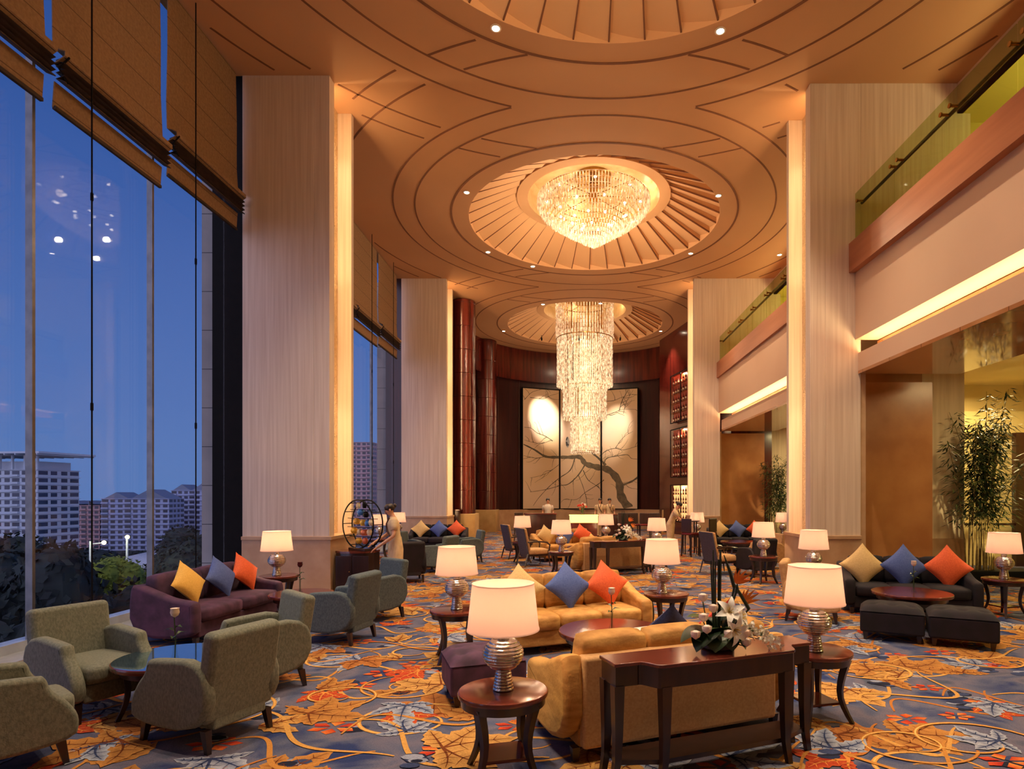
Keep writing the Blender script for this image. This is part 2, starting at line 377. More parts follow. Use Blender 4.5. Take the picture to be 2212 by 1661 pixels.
def blossom(x, y, R, ang):
    z = lvl()
    for i in range(6):
        a = ang+i*PI/3; cols = random.choice([((190, 62, 36), (226, 120, 54)), ((170, 40, 36), (214, 84, 44)), ((232, 150, 70), (200, 70, 40))])
        pts = [(x+R*.2*math.cos(a)*1.3, y+R*.2*math.sin(a)), (x+R*.8*math.cos(a-.4)*1.5, y+R*.8*math.sin(a-.4)), (x+R*1.1*math.cos(a)*1.5, y+R*1.1*math.sin(a)), (x+R*.8*math.cos(a+.4)*1.5, y+R*.8*math.sin(a+.4))]
        fpoly([(p[0], p[1], z) for p in pts], [cols[0], cols[1], cols[1], cols[0]])
def sprig(x, y, R, ang):
    z = lvl()
    for i in range(7):
        a = ang+random.uniform(-1, 1); d = R*random.uniform(.2, 1); c = random.choice([(46, 54, 86), (60, 72, 110), (34, 38, 58), (150, 156, 176)])
        px, py = x+d*math.cos(a), y+d*math.sin(a); r = random.uniform(.022, .05)
        fpoly([(px+r*1.8*math.cos(k*PI/4), py+r*math.sin(k*PI/4), z+i*.0001) for k in range(8)], [c]*8)
X0, X1, Y0, Y1 = -6, 8.5, 1.5, 30
def scatter(step, jit=.42):
    y = Y0; row = 0
    while y < Y1:
        x = X0+(row % 2)*step/2
        while x < X1:
            yield x+random.uniform(-jit, jit)*step, y+random.uniform(-jit, jit)*step; x += step
        y += step*.86; row += 1
for x, y in scatter(1.1): leaf(x, y, random.uniform(.32, .5), random.uniform(0, 6.3), (176, 182, 196), (120, 128, 152), (58, 70, 108), fat=.2)
for x, y in scatter(.95): vine(x, y, random.uniform(1.0, 1.9), random.gauss(.2, .5), random.uniform(.1, .3), random.choice([(204, 140, 66), (190, 120, 56), (214, 160, 84)]))
for x, y in scatter(1.25): curl(x, y, random.uniform(.3, .52), random.uniform(0, 6.3), random.choice((-1, 1)), random.choice([(206, 142, 66), (190, 122, 54), (222, 160, 80)]))
for x, y in scatter(.98):
    c = random.choice(GOLD); leaf(x, y, random.uniform(.4, .62), random.uniform(0, 6.3), c, tuple(int(v*.86) for v in c), (120, 62, 30))
for x, y in scatter(1.15):
    c = random.choice(GOLD[:2]); leaf(x, y, random.uniform(.3, .5), random.uniform(0, 6.3), c, tuple(int(v*.8) for v in c), (130, 66, 30), lobes=((0, 1), (34, .8), (-34, .8)), fat=.2)
for x, y in scatter(1.5): leaf(x, y, random.uniform(.28, .42), random.uniform(0, 6.3), (204, 84, 44), (170, 48, 34), (232, 150, 70), fat=.2)
for x, y in scatter(.95): blossom(x, y, random.uniform(.07, .13), random.uniform(0, 6.3))
for x, y in scatter(.8): sprig(x, y, random.uniform(.1, .2), random.uniform(0, 6.3))
b = len(fv)
G0 = (255, 255, 255)
fpoly([(-6.1, -3, 0), (13, -3, 0), (13, 36, 0), (-6.1, 36, 0)], [(1, 1, 1)]*4)
me = bpy.data.meshes.new('floor'); me.from_pydata(fv, [], ff)
ca = me.color_attributes.new('Col', 'FLOAT_COLOR', 'CORNER')
flat = []
for c in fc: flat += [*((0, 0, 0) if c == (1, 1, 1) else lin(c)), 1.0]
ca.data.foreach_set('color', flat)
m = bpy.data.materials.new('carpet'); m.use_nodes = True; N = m.node_tree.nodes; L = m.node_tree.links; B = N['Principled BSDF']
B.inputs['Roughness'].default_value = .95; B.inputs['Specular IOR Level'].default_value = .15
at_ = N.new('ShaderNodeAttribute'); at_.attribute_name = 'Col'
ge = N.new('ShaderNodeNewGeometry')
n1 = N.new('ShaderNodeTexNoise'); n1.inputs['Scale'].default_value = 2.2; n1.inputs['Detail'].default_value = 8; n1.inputs['Distortion'].default_value = .6; L.new(ge.outputs['Position'], n1.inputs[0])
r1 = N.new('ShaderNodeValToRGB')
for i, (p, c) in enumerate([(.34, (46, 60, 108)), (.46, (92, 98, 124)), (.56, (116, 110, 128)), (.7, (76, 86, 108))]):
    e = r1.color_ramp.elements[i] if i < 2 else r1.color_ramp.elements.new(p)
    e.position = p; e.color = (*lin(c), 1)
L.new(n1.outputs['Fac'], r1.inputs[0])
lt = N.new('ShaderNodeMath'); lt.operation = 'LESS_THAN'; lt.inputs[1].default_value = .0005
sp = N.new('ShaderNodeSeparateXYZ'); L.new(ge.outputs['Position'], sp.inputs[0]); L.new(sp.outputs['Z'], lt.inputs[0])
mx = N.new('ShaderNodeMix'); mx.data_type = 'RGBA'; L.new(lt.outputs[0], mx.inputs['Factor']); L.new(at_.outputs['Color'], mx.inputs['A']); L.new(r1.outputs[0], mx.inputs['B'])
n2 = N.new('ShaderNodeTexNoise'); n2.inputs['Scale'].default_value = 90; L.new(ge.outputs['Position'], n2.inputs[0])
mr = N.new('ShaderNodeMapRange'); mr.inputs[3].default_value = .46; mr.inputs[4].default_value = 1.08; L.new(n2.outputs['Fac'], mr.inputs[0])
mu = N.new('ShaderNodeMix'); mu.data_type = 'RGBA'; mu.blend_type = 'MULTIPLY'; mu.inputs['Factor'].default_value = 1
L.new(mx.outputs['Result'], mu.inputs['A']); L.new(mr.outputs[0], mu.inputs['B']); L.new(mu.outputs['Result'], B.inputs['Base Color'])
me.materials.append(m); fo = bpy.data.objects.new('floor', me); C.objects.link(fo); fo['kind'] = 'structure'

# ---- ceiling with three round openings
def rect_ring(mb, cx, cy, R, x0, x1, y0, y1, z, n=96, mi=0):
    angs = sorted(set([2*PI*k/n for k in range(n)]+[math.atan2(b-cy, a-cx) % (2*PI) for a in (x0, x1) for b in (y0, y1)]))
    ins = []; out = []
    for a in angs:
        c, s_ = math.cos(a), math.sin(a); t = min([((x1-cx)/c if c > 1e-9 else (x0-cx)/c if c < -1e-9 else 1e9), ((y1-cy)/s_ if s_ > 1e-9 else (y0-cy)/s_ if s_ < -1e-9 else 1e9)])
        ins.append((cx+R*c, cy+R*s_, z)); out.append((cx+t*c, cy+t*s_, z))
    k = len(angs); mb.add(ins+out, [(i, (i+1) % k, k+(i+1) % k, k+i) for i in range(k)], mi)
mb = MB(); XL, XR = -6.25, 7.06; RO = 3.41
mb.box(XL, XR, -3, 1.55, ZC, ZC+.1)
for cy, ya, yb in ((6.6, 1.55, 11.65), (16.7, 11.65, 21.75), (26.8, 21.75, 34)): rect_ring(mb, DX, cy, RO, XL, XR, ya, yb, ZC)
struct('ceiling', mb, 'ceiling', smooth=0)
# raised strips that draw the circles, groove shade put into their dark colour
def ok(x, y, own, lo_hi=True):
    for c in (-3.5, 6.6, 16.7, 26.8, 36.9):
        if c == own: continue
        d = math.hypot(x-DX, y-c)
        if lo_hi == 'outer':
            if d < 5.34: return False
        elif d < 3.87 or 4.8 < d < 5.34: return False
    return True
def inroom(x, y):
    if not (XL+.4 < x < XR-.05 and -2.9 < y < 31.5): return False
    for (a, b_) in ((.67, 1.96), (10.77, 12.06), (20.9, 22.2)):
        if a-.05 < y < b_+.15 and (x < -4.25 or x > 4.35): return False
    if y > 22 and math.hypot(x-DX, y-26.8) > 5.6: return False
    return True
def arcstrip(mb, cx, cy, R, rule, w_=.04, h=.006):
    n = 240; run = []
    def flush(run):
        if len(run) < 2: return
        for (a0, a1) in zip(run[:-1], run[1:]):
            vs = []
            for a in (a0, a1):
                for rr in (R-w_/2, R+w_/2): vs += [(cx+rr*math.cos(a), cy+rr*math.sin(a), ZC+.005), (cx+rr*math.cos(a), cy+rr*math.sin(a), ZC-h)]
            mb.add(vs, [(1, 3, 7, 5), (0, 1, 5, 4), (2, 6, 7, 3)])
    for k in range(n+1):
        a = 2*PI*k/n; x, y = cx+R*math.cos(a), cy+R*math.sin(a)
        if rule(x, y) and inroom(x, y): run.append(a)
        else: flush(run); run = []
    flush(run)
mb = MB()
for c in (-3.5, 6.6, 16.7, 26.8):
    arcstrip(mb, DX, c, 5.34, lambda x, y: ok(x, y, c, 'outer'))
    arcstrip(mb, DX, c, 4.8, lambda x, y: True)
    arcstrip(mb, DX, c, 3.87, lambda x, y: True, .05, .01)
    arcstrip(mb, DX, c, 6.58, lambda x, y: ok(x, y, c))
    arcstrip(mb, DX, c, 7.12, lambda x, y: ok(x, y, c))
struct('trim_1', mb, 'groove_shade', smooth=0)
# fluted domes
def dome(cy, name):
    mb = MB(); N_ = 36; RI = 2.1; ZI = 10.0; sub = 6
    # plain lip round the opening
    mb.lathe([(RO, ZC), (RO, ZC+.24)], 96, 0, Matrix.Translation((DX, cy, 0)), cap=False)
    for k in range(N_):
        a0 = 2*PI*k/N_; a1 = 2*PI*(k+1)/N_
        for j in range(sub):
            b0 = a0+(a1-a0)*j/sub; b1 = a0+(a1-a0)*(j+1)/sub; h0 = .16*j/sub; h1 = .16*(j+1)/sub
            P = lambda r, a, z: (DX+r*math.cos(a), cy+r*math.sin(a), z)
            mb.add([P(RO, b0, ZC+.03+h0), P(RO, b1, ZC+.03+h1), P(RI, b1, ZI+h1*.6), P(RI, b0, ZI+h0*.6)], [(0, 1, 2, 3)])
        mb.add([P(RO, a1, ZC+.03), P(RO, a1, ZC+.19), P(RI, a1, ZI+.096), P(RI, a1, ZI)], [(0, 1, 2, 3)])
    for k in range(N_):  # dark strip along each pleat, its shadow line put into the colour
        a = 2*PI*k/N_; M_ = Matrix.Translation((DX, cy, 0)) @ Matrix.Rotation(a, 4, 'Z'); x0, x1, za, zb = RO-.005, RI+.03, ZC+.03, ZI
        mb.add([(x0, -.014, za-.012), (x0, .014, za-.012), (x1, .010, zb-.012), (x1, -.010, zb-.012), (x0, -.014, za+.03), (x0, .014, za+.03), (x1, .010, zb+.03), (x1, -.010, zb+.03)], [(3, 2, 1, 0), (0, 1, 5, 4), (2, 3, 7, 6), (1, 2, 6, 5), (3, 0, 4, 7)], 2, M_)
    T = Matrix.Translation((DX, cy, 0))
    mb.lathe([(RI+.02, ZI-.02), (1.82, ZI-.02)], 72, 0, T, cap=False)
    mb.lathe([(RI+.02, ZI-.02), (RI+.02, ZI+.12)], 72, 0, T, cap=False)
    mb.lathe([(1.82, ZI-.02), (1.84, ZI+.5), (1.7, ZI+.62), (0.01, ZI+.64)], 72, 1, T, cap=False)
    struct(name, mb, ['dome', 'dome_gold', 'groove_shade'], smooth=.5)
    for k in range(4):
        a = k*PI/2+.3
        light('cove_lamp', 'POINT', (DX+1.62*math.cos(a), cy+1.62*math.sin(a), ZI+.4), 3.5, (1, .74, .46), .1)
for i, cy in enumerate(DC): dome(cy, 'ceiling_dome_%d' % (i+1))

# ---- piers
def pier(X_in, sgn, y0, name, xo):
    """X_in: hall face; sgn: -1 left side, +1 right side; xo: outer face"""
    core = X_in+sgn*.28; yb = y0+1.2
    def bx(mb, a, b_, *r, mi=0): mb.box(min(a, b_), max(a, b_), *r, mi)
    mb = MB()
    bx(mb, core, xo, y0, yb, 0, ZC)
    bx(mb, X_in, core, y0, y0+.22, 0, ZC); bx(mb, X_in, core, yb-.12, yb, 0, ZC)
    # chiselled back of the light slot
    bx(mb, core, core-sgn*.012, y0+.23, yb-.13, 1.06, ZC, mi=1)
    # wainscot, slightly proud
    e = .03
    bx(mb, X_in-sgn*e, xo, y0-e, yb+e, 0, 1.0, mi=2); bx(mb, X_in-sgn*.05, xo, y0-.05, yb+.05, .985, 1.05, mi=2)
    struct(name, mb, ['travertine', 'chiselled', 'wainscot'], smooth=0, bevel=.006)
    # uplighter on the slot's back
    xs = core-sgn*.02; ys = y0+.5; zs = 4.55
    q = MB(); n_ = 12
    prof = [(.045, 0), (.06, .1), (.085, .24), (.13, .36)]
    a0 = PI/2 if sgn > 0 else -PI/2
    q.lathe(prof, 14, 0, None, a0, a0+PI, cap=False)
    q.add([(.045*math.cos(a0+PI*k/14), .045*math.sin(a0+PI*k/14), 0) for k in range(15)], [tuple(range(15))])
    side = 'left' if sgn < 0 else 'right'
    o = thing('wall_sconce', {('left', 0): 'plaster half-cone sconce high in the light slot of the nearest left pier', ('left', 1): 'plaster half-cone sconce on the far left pier by the dark round columns', ('right', 0): 'plaster half-cone sconce high in the light slot of the nearest right pier', ('right', 1): 'plaster half-cone sconce on the far right pier beside the wine wall'}.get((side, 0 if y0 < 15 else 1)), 'wall lamp', (xs, ys, zs))
    q.build('lamp_shade', 'plaster_pink', o, solid=.008)
    z2 = MB(); z2.ball((-sgn*.05, 0, .2), .03); z2.build('bulb', 'bulb', o)
    for (zz, rx) in ((zs+.42, PI), (zs-.08, 0)):
        light('sconce_spot', 'SPOT', (xs-sgn*.10, y0+.66, zz), 95, (1, .72, .40), .04, (rx, 0, 0), spot_size=math.radians(52), spot_blend=.9)
    light('slot_strip', 'AREA', (core-sgn*.15, y0+.235, 5.2), 210, (1, .76, .46), rot=(PI/2, 0, PI), shape='RECTANGLE', size=.12, size_y=8.0)
    s_ = light('slot_downlight', 'SPOT', (core-sgn*.13, y0+.62, ZC-.05), 110, (1, .74, .42), .04, (0, 0, 0), spot_size=math.radians(60), spot_blend=1)
pier(-4.31, -1, 10.77, 'wall_pier_left', -5.87)
pier(-4.31, -1, 20.9, 'wall_pier_left_far', -5.87)
pier(4.375, 1, 10.98, 'wall_pier_right', 5.3)
pier(4.30, 1, 20.9, 'wall_pier_right_far', 5.2)
mb = MB(); mb.box(-5.87, -4.31, .67, 1.9, 0, ZC); mb.box(4.375, 5.3, .67, 1.9, 0, ZC); struct('wall_near_piers', mb, 'travertine', smooth=0)
mb = MB(); mb.box(-7, 13, -3.2, -3, 0, ZC); struct('wall_back', mb, 'travertine_light', smooth=0)

# ---- left window wall
for i, (ya, yb) in enumerate(((-3, 10.75), (12.1, 20.88))):
    mb = MB(); mb.box(-6.2, -6.18, ya, yb, 0.05, ZC); struct('window_%d' % (i+1), mb, 'window_glass', smooth=0)
    mb = MB(); mb.box(-6.26, -5.78, ya, yb, 0, .055); mb.box(-6.3, -6.12, ya, yb, .055, .16); struct('trim_%d' % (i+3), mb, 'sill', smooth=0)
fins = [6.82-1.95*2, 6.82-1.95, 6.82, 8.77, 14.2, 16.35, 18.5]
mb = MB()
for y in fins: mb.box(-6.16, -6.08, y-.02, y+.02, .16, ZC)
struct('trim_5', mb, 'steel', smooth=0)
for y, lb in ((7.17, 'thin dark vertical cable nearest the camera before the window'), (9.16, 'thin vertical cable just left of the near pier'), (17.3, 'thin cable nearer of two in the far window'), (19.4, 'thin cable farther of two in the far window')):
    q = MB(); q.tube([(-5.7, y, .03), (-5.7, y, ZC-.02)], .009, 6)
    for z in (2.8, 5.3): q.tube([(-5.7, y, z), (-5.7, y, z+.09)], .016, 6)
    tag(q.build('tension_cable', 'black_frame'), lb, 'cable', 'window tension cables')
# black reveal frames and outside stone piers
for i, (yf) in enumerate((10.77, 20.9)):
    mb = MB(); mb.box(-6.42, -5.87, yf+.02, yf+1.1, 0, ZC); struct('trim_%d' % (6+i), mb, 'black_frame' if i == 0 else 'rosewood_dark', smooth=0)
    mb = MB(); mb.box(-6.84, -6.42, yf+.4, yf+1.4, -4, ZC); struct('wall_outer_pier_%d' % (i+1), mb, 'ext_stone', smooth=0)
# ceiling edge over window
# ---- roman blinds
def blind(y0, y1, zb, label):
    x = -5.93; g = .05
    o = thing('roman_blind', label, 'blind', (x, (y0+y1)/2, ZC-.02), 0, 'roman blinds along the window wall')
    def sheet(prof, name, m, w0, w1=None):
        q = MB(); n_ = len(prof); h = (y1-y0)/2
        vs = []
        for i, (dx, z) in enumerate(prof):
            e = w0+(w1-w0)*i/(n_-1) if w1 is not None else w0
            vs += [(dx, -h+e, z-ZC), (dx, 0, z-ZC), (dx, h-e, z-ZC)]
        q.add(vs, [f for i in range(n_-1) for f in ((3*i, 3*i+1, 3*i+4, 3*i+3), (3*i+1, 3*i+2, 3*i+5, 3*i+4))])
        q.build(name, m, o, solid=.012, smooth=0)
    zt = zb+.62
    sheet([(0, 9.28), (.01, 8.4), (0, 7.6), (.02, zt+.05)], 'fabric_panel', 'blind', .09, .05)
    sheet([(.02, zt+.05), (.16, zt), (.16, zt-.05), (.03, zt-.14)], 'pleat', 'blind', .05)
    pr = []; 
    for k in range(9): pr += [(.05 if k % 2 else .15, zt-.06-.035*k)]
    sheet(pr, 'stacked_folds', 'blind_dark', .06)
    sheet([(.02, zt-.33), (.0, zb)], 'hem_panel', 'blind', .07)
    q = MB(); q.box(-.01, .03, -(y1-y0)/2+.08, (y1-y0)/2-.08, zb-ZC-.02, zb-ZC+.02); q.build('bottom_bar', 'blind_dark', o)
    q = MB(); q.tube([(.17, -(y1-y0)/2+.1, zt-ZC-.04), (.1, -(y1-y0)/2+.04, zt-ZC-.2), (.16, -(y1-y0)/2+.1, zt-ZC-.34)], .012, 5); q.build('tie_cord', 'black_frame', o)
for (a, b_, z, lb) in ((4.86, 6.82, 6.24, 'raised fabric roman blind nearest the camera, cut by the left picture edge'), (6.82, 8.77, 6.26, 'raised roman blind, middle of the three in the near window'), (8.77, 10.75, 6.52, 'raised roman blind touching the near left pier'),
                       (14.2, 16.35, 6.3, 'raised roman blind of the far window, beside the near pier'), (16.35, 18.5, 6.35, 'raised roman blind in the middle of the far window'), (18.5, 20.6, 6.45, 'raised roman blind of the far window, beside the far left pier')):
    blind(a, b_, z, lb)

# ---- right side: balcony, coves, portals
def bay(ya, yb, k, xi):
    mb = MB()
    mb.box(5.08, 12, ya, yb, 5.84, 6.37, 0)          # wood band / slab
    mb.box(xi, 5.5, ya, yb, 4.62, 5.84, 1)           # fascia
    mb.box(5.5, 12, ya, yb, 4.62, 5.84, 1)
    struct('wall_balcony_%d' % k, mb, ['band_wood', 'plaster_pink'], smooth=0)
    mb = MB()
    mb.box(5.25, 5.6, ya, yb, 4.055, 4.22, 0); mb.box(5.25, 5.30, ya, yb, 4.22, 4.38, 0); mb.box(5.75, 5.9, ya, yb, 4.2, 4.62, 0)
    struct('wall_cove_%d' % k, mb, ['plaster_pink'], smooth=0)
    mb = MB(); mb.box(5.25, 7.1, ya, yb, 4.0, 4.055, 0); mb.box(5.6, 7.12, ya, yb, 4.055, 4.6, 0); struct('trim_%d' % (10+k), mb, 'soffit', smooth=0)
    mb = MB(); mb.box(5.735, 5.75, ya+.1, yb-.55, 4.42, 4.55); struct('trim_%d' % (20+k), mb, 'grille', smooth=0)
    n_ = 3
    for j in range(n_):
        yy = ya+(yb-ya)*(j+.5)/n_
        light('cove_light', 'AREA', (5.48, yy, 4.27), 30, (1, .72, .36), rot=(PI, 0, 0), shape='RECTANGLE', size=.25, size_y=(yb-ya)/n_)
bay(1.9, 10.98, 1, 5.2); bay(12.18, 20.9, 2, 5.15)
# balustrade: frameless glass with handrail
def balustrade(ya, yb, label, n_):
    o = thing('glass_balustrade', label, 'railing', (5.19, ya, 6.37))
    st = (yb-ya)/n_
    for j in range(n_):
        q = MB(); q.box(-.008, .008, j*st+.012, (j+1)*st-.012, 0, .9); q.build('glass_panel', 'rail_glass', o, smooth=0)
        for e in (.1, st-.1):
            q = MB(); q.tube([(-.02, j*st+e, .73), (.1, j*st+e, .73)], .02, 8); q.tube([(-.03, j*st+e, .73), (-.01, j*st+e, .73)], .032, 10); q.build('bracket', 'brass', o)
    q = MB(); q.tube([(.11, .02, .73), (.11, yb-ya-.02, .73)], .028, 8); q.build('handrail', 'dark_wood', o)
balustrade(3.0, 10.96, 'glass balcony railing with dark handrail above the near right bay', 6)
balustrade(12.2, 20.88, 'glass balcony railing above the far right bay', 7)
# upper gallery
mb = MB()
mb.box(7.06, 7.16, -3, 34, 8.75, ZC+.1, 0); mb.box(7.06, 12.2, -3, 34, 8.75, 8.8, 1)
mb.box(5.3, 7.3, 10.98, 12.16, 6.37, ZC, 2); mb.box(5.2, 7.3, 20.9, 22.1, 6.37, ZC, 2); mb.box(5.3, 7.06, .67, 1.9, 6.37, ZC, 2)
mb.box(7.3, 12.2, 11.25, 11.4, 6.37, 8.75, 1); mb.box(7.3, 12.2, 21.2, 21.4, 6.37, 8.75, 1)
mb.box(12.1, 12.3, -3, 34, 0, 8.8, 1)
struct('wall_gallery', mb, ['plaster_pink', 'gallery', 'travertine'], smooth=0)
for yy in (4, 8.5, 15, 19): light('gallery_lamp', 'AREA', (8.6, yy, 7.0), 75, (1, .80, .36), rot=(PI, 0, 0), shape='DISK', size=1.6)
for yy in (9.3,):
    pass
# ground floor aisle behind the portals
mb = MB()
mb.box(5.3, 5.40, 11.0, 12.16, 0, 4.0, 1)
mb.box(5.38, 7.1, 11.8, 12.0, 0, 4.0, 0)
mb.box(7.1, 8.25, 12.6, 12.8, .88, 4.6, 2); mb.box(7.1, 8.25, 12.55, 12.8, 0, .88, 1)
mb.box(5.2, 5.3, 21.1, 22.1, 0, 4.0, 1); mb.box(5.3, 7.0, 21.7, 21.9, 0, 4.0, 0); mb.box(7.0, 12.1, 22.3, 22.5, 0, 4.6, 2)
struct('wall_portal', mb, ['brown_stone', 'wainscot', 'travertine_light'], smooth=0)
mb = MB(); mb.box(8.2, 12.1, 15.4, 15.6, 0, 5.0, 0); mb.box(8.2, 12.1, 15.2, 15.42, 3.35, 3.9, 0); mb.box(8.2, 12.1, 15.3, 15.42, 0, 1.0, 0)
struct('wall_aisle', mb, ['cream_wall'], smooth=0)
mb = MB(); mb.box(7.1, 12.1, -3, 31, 4.6, 4.62); struct('ceiling_aisle', mb, 'cream_wall', smooth=0)
mb = MB(); mb.box(11.15, 11.45, 15.05, 15.2, 0, 3.35); mb.box(8.4, 12, 15.1, 15.2, 1.02, 1.08); struct('trim_30', mb, 'rosewood_dark', smooth=0)
for (x, y, z, p) in ((9.6, 13.6, 4.3, 120), (8.3, 9.5, 4.3, 60), (8.4, 5, 4.3, 60), (8.6, 19.5, 4.2, 120)):
    light('aisle_lamp', 'AREA', (x, y, z), p, (1, .76, .36), shape='DISK', size=1.0)

# ---- far end: curved rosewood apse
def arcwall(mb, R, z0, z1, mi=0, a0=-.12, a1=PI+.12, n_=40, cx=DX, cy=26.8):
    vs = []
    for k in range(n_+1):
        a = a0+(a1-a0)*k/n_; c, s_ = math.cos(a), math.sin(a)
        vs += [(cx+R*c, cy+R*s_, z0), (cx+R*c, cy+R*s_, z1), (cx+(R+.25)*c, cy+(R+.25)*s_, z0), (cx+(R+.25)*c, cy+(R+.25)*s_, z1)]
    fs = []
    for k in range(n_):
        q = 4*k; fs += [(q+1, q, q+4, q+5), (q, q+2, q+6, q+4), (q+3, q+1, q+5, q+7)]
    mb.add(vs, fs, mi)
mb = MB(); arcwall(mb, 5.35, 7.7, ZC+.05, 0); arcwall(mb, 5.65, 0, 7.75, 1); arcwall(mb, 5.3, 0, 1.02, 2, .25, PI-.45)
for a in (.62, .8, 2.2, 2.45, 2.72):
    c, s_ = math.cos(a), math.sin(a); mb.box(-.03, .03, -.03, .03, 1.02, 7.7, 1, Matrix.Translation((DX+5.62*c, 26.8+5.62*s_, 0)))
struct('wall_apse', mb, ['rosewood', 'rosewood_dark', 'wainscot'], smooth=.8)
def round_column(x, y, r, label, zb=1.06):
    o = thing('round_column', label, 'column', (x, y, 0))
    q = MB(); prof = []
    z = zb
    while z < ZC-.1:
        z2 = min(z+.9, ZC-.02); prof += [(r-.012, z), (r, z+.012), (r, z2-.012), (r-.012, z2)]; z = z2
    q.lathe(prof, 40); q.build('shaft', 'rosewood', o)
    q = MB(); q.rbox(-r-.06, r+.06, -r-.06, r+.06, 0, zb, .02); q.build('plinth', 'plinth', o)
round_column(-4.16, 23.4, .47, 'tall dark rosewood round column nearest the left pier')
round_column(-4.12, 29.4, .52, 'tall dark rosewood round column at the left edge of the mural wall')
round_column(4.98, 29.4, .50, 'red-brown round column right of the mural wall')
mb = MB(); mb.box(-5.9, -4.75, 22.1, 30, 0, ZC, 0); mb.box(5.9, 7.4, 22.1, 30, 0, ZC, 1); mb.box(4.6, 5.9, 28.0, 28.3, 0, ZC, 1) if 0 else None; mb.box(-6.3, -5.8, 22.1, 31, 0, ZC, 0)
struct('wall_end_sides', mb, ['rosewood_dark', 'rosewood'], smooth=0)
# ================================================================== FURNITURE BUILDERS
random.seed(3)
def leg(mb, x, y, z0, z1, r0, r1, dx=0, dy=0, mi=0):
    """square tapered leg, foot at z0 (half width r0) offset by dx,dy; top half width r1"""
    vs = [(x+dx+a*r0, y+dy+b_*r0, z0) for a, b_ in ((-1, -1), (1, -1), (1, 1), (-1, 1))]+[(x+a*r1, y+b_*r1, z1) for a, b_ in ((-1, -1), (1, -1), (1, 1), (-1, 1))]
    mb.add(vs, [(3, 2, 1, 0), (4, 5, 6, 7), (0, 1, 5, 4), (1, 2, 6, 5), (2, 3, 7, 6), (3, 0, 4, 7)], mi); return mb
def smoothpoly(pts, it=2):
    for _ in range(it):
        q = []
        for i in range(len(pts)):
            a = pts[i]; b_ = pts[(i+1) % len(pts)]
            q += [(a[0]*.75+b_[0]*.25, a[1]*.75+b_[1]*.25), (a[0]*.25+b_[0]*.75, a[1]*.25+b_[1]*.75)]
        pts = q
    return pts
def slab(mb, poly, x0, x1, r, mi=0):      # side profile (y,z) with rounded long edges
    cy = sum(p[0] for p in poly)/len(poly); cz = sum(p[1] for p in poly)/len(poly)
    def inset(d):
        out = []; n = len(poly)
        for i in range(n):
            a = Vector(poly[i-1]); b_ = Vector(poly[i]); c = Vector(poly[(i+1) % n]); t = (c-a)
            t = t.normalized() if t.length > 1e-6 else Vector((1, 0)); nn = Vector((-t.y, t.x))
            out.append((b_.x+nn.x*d, b_.y+nn.y*d))
        return out
    area = sum(poly[i-1][0]*poly[i][1]-poly[i][0]*poly[i-1][1] for i in range(len(poly)))
    if area < 0: poly = poly[::-1]
    lay = []
    for k in range(4):
        a = PI/2*k/3; lay.append((x0+r*(1-math.sin(a)), inset(r*(1-math.cos(a)))))
    lay = [(x0+r*(1-math.cos(PI/2*k/3)), inset(r*(1-math.sin(PI/2*k/3)))) for k in range(4)]
    lay2 = [(x1-(x-x0), p) for x, p in reversed(lay)]
    L_ = lay+lay2; n = len(poly); vs = [(x, p[0], p[1]) for x, pp in L_ for p in pp]; fs = []
    for i in range(len(L_)-1):
        for k in range(n): fs.append((i*n+k, (i+1)*n+k, (i+1)*n+(k+1) % n, i*n+(k+1) % n))
    fs.append(tuple(range(n))); fs.append(tuple(reversed([(len(L_)-1)*n+k for k in range(n)])))
    return mb.add(vs, fs, mi)
def make_armchair(fabric):
    o = thing('armchair', 'armchair', 'armchair')
    W = .32
    prof = smoothpoly([(.38, .15), (-.37, .14), (-.40, .30), (-.33, .43), (-.24, .52), (-.22, .60), (-.19, .625), (.38, .66)], 2)
    for sg in (-1, 1):
        q = MB(); x0, x1 = (W-.10, W) if sg > 0 else (-W, -W+.10); slab(q, prof, x0, x1, .035); q.build('arm', fabric, o, smooth=.55)
    q = MB(); q.rbox(-W+.10, W-.10, -.34, .34, .15, .30, .02); q.build('seat_frame', fabric, o)
    q = MB(); q.rbox(-W+.105, W-.105, -.39, .25, .30, .44, puff=.015); q.build('seat_cushion', fabric, o, smooth=1.2)
    q = MB(); T = Matrix.Translation((0, .33, .60)) @ Matrix.Rotation(math.radians(-9), 4, 'X')
    q.rbox(-W+.03, W-.03, -.06, .07, -.40, .25, .045, 0, T, 4); q.build('backrest', fabric, o, smooth=1.0)
    for sx in (-1, 1):
        for sy in (-1, 1):
            q = MB(); leg(q, sx*(W-.07), sy*.30, 0, .16, .016, .026, sx*.008, sy*.03); q.build('leg', 'dark_wood', o)
    return o
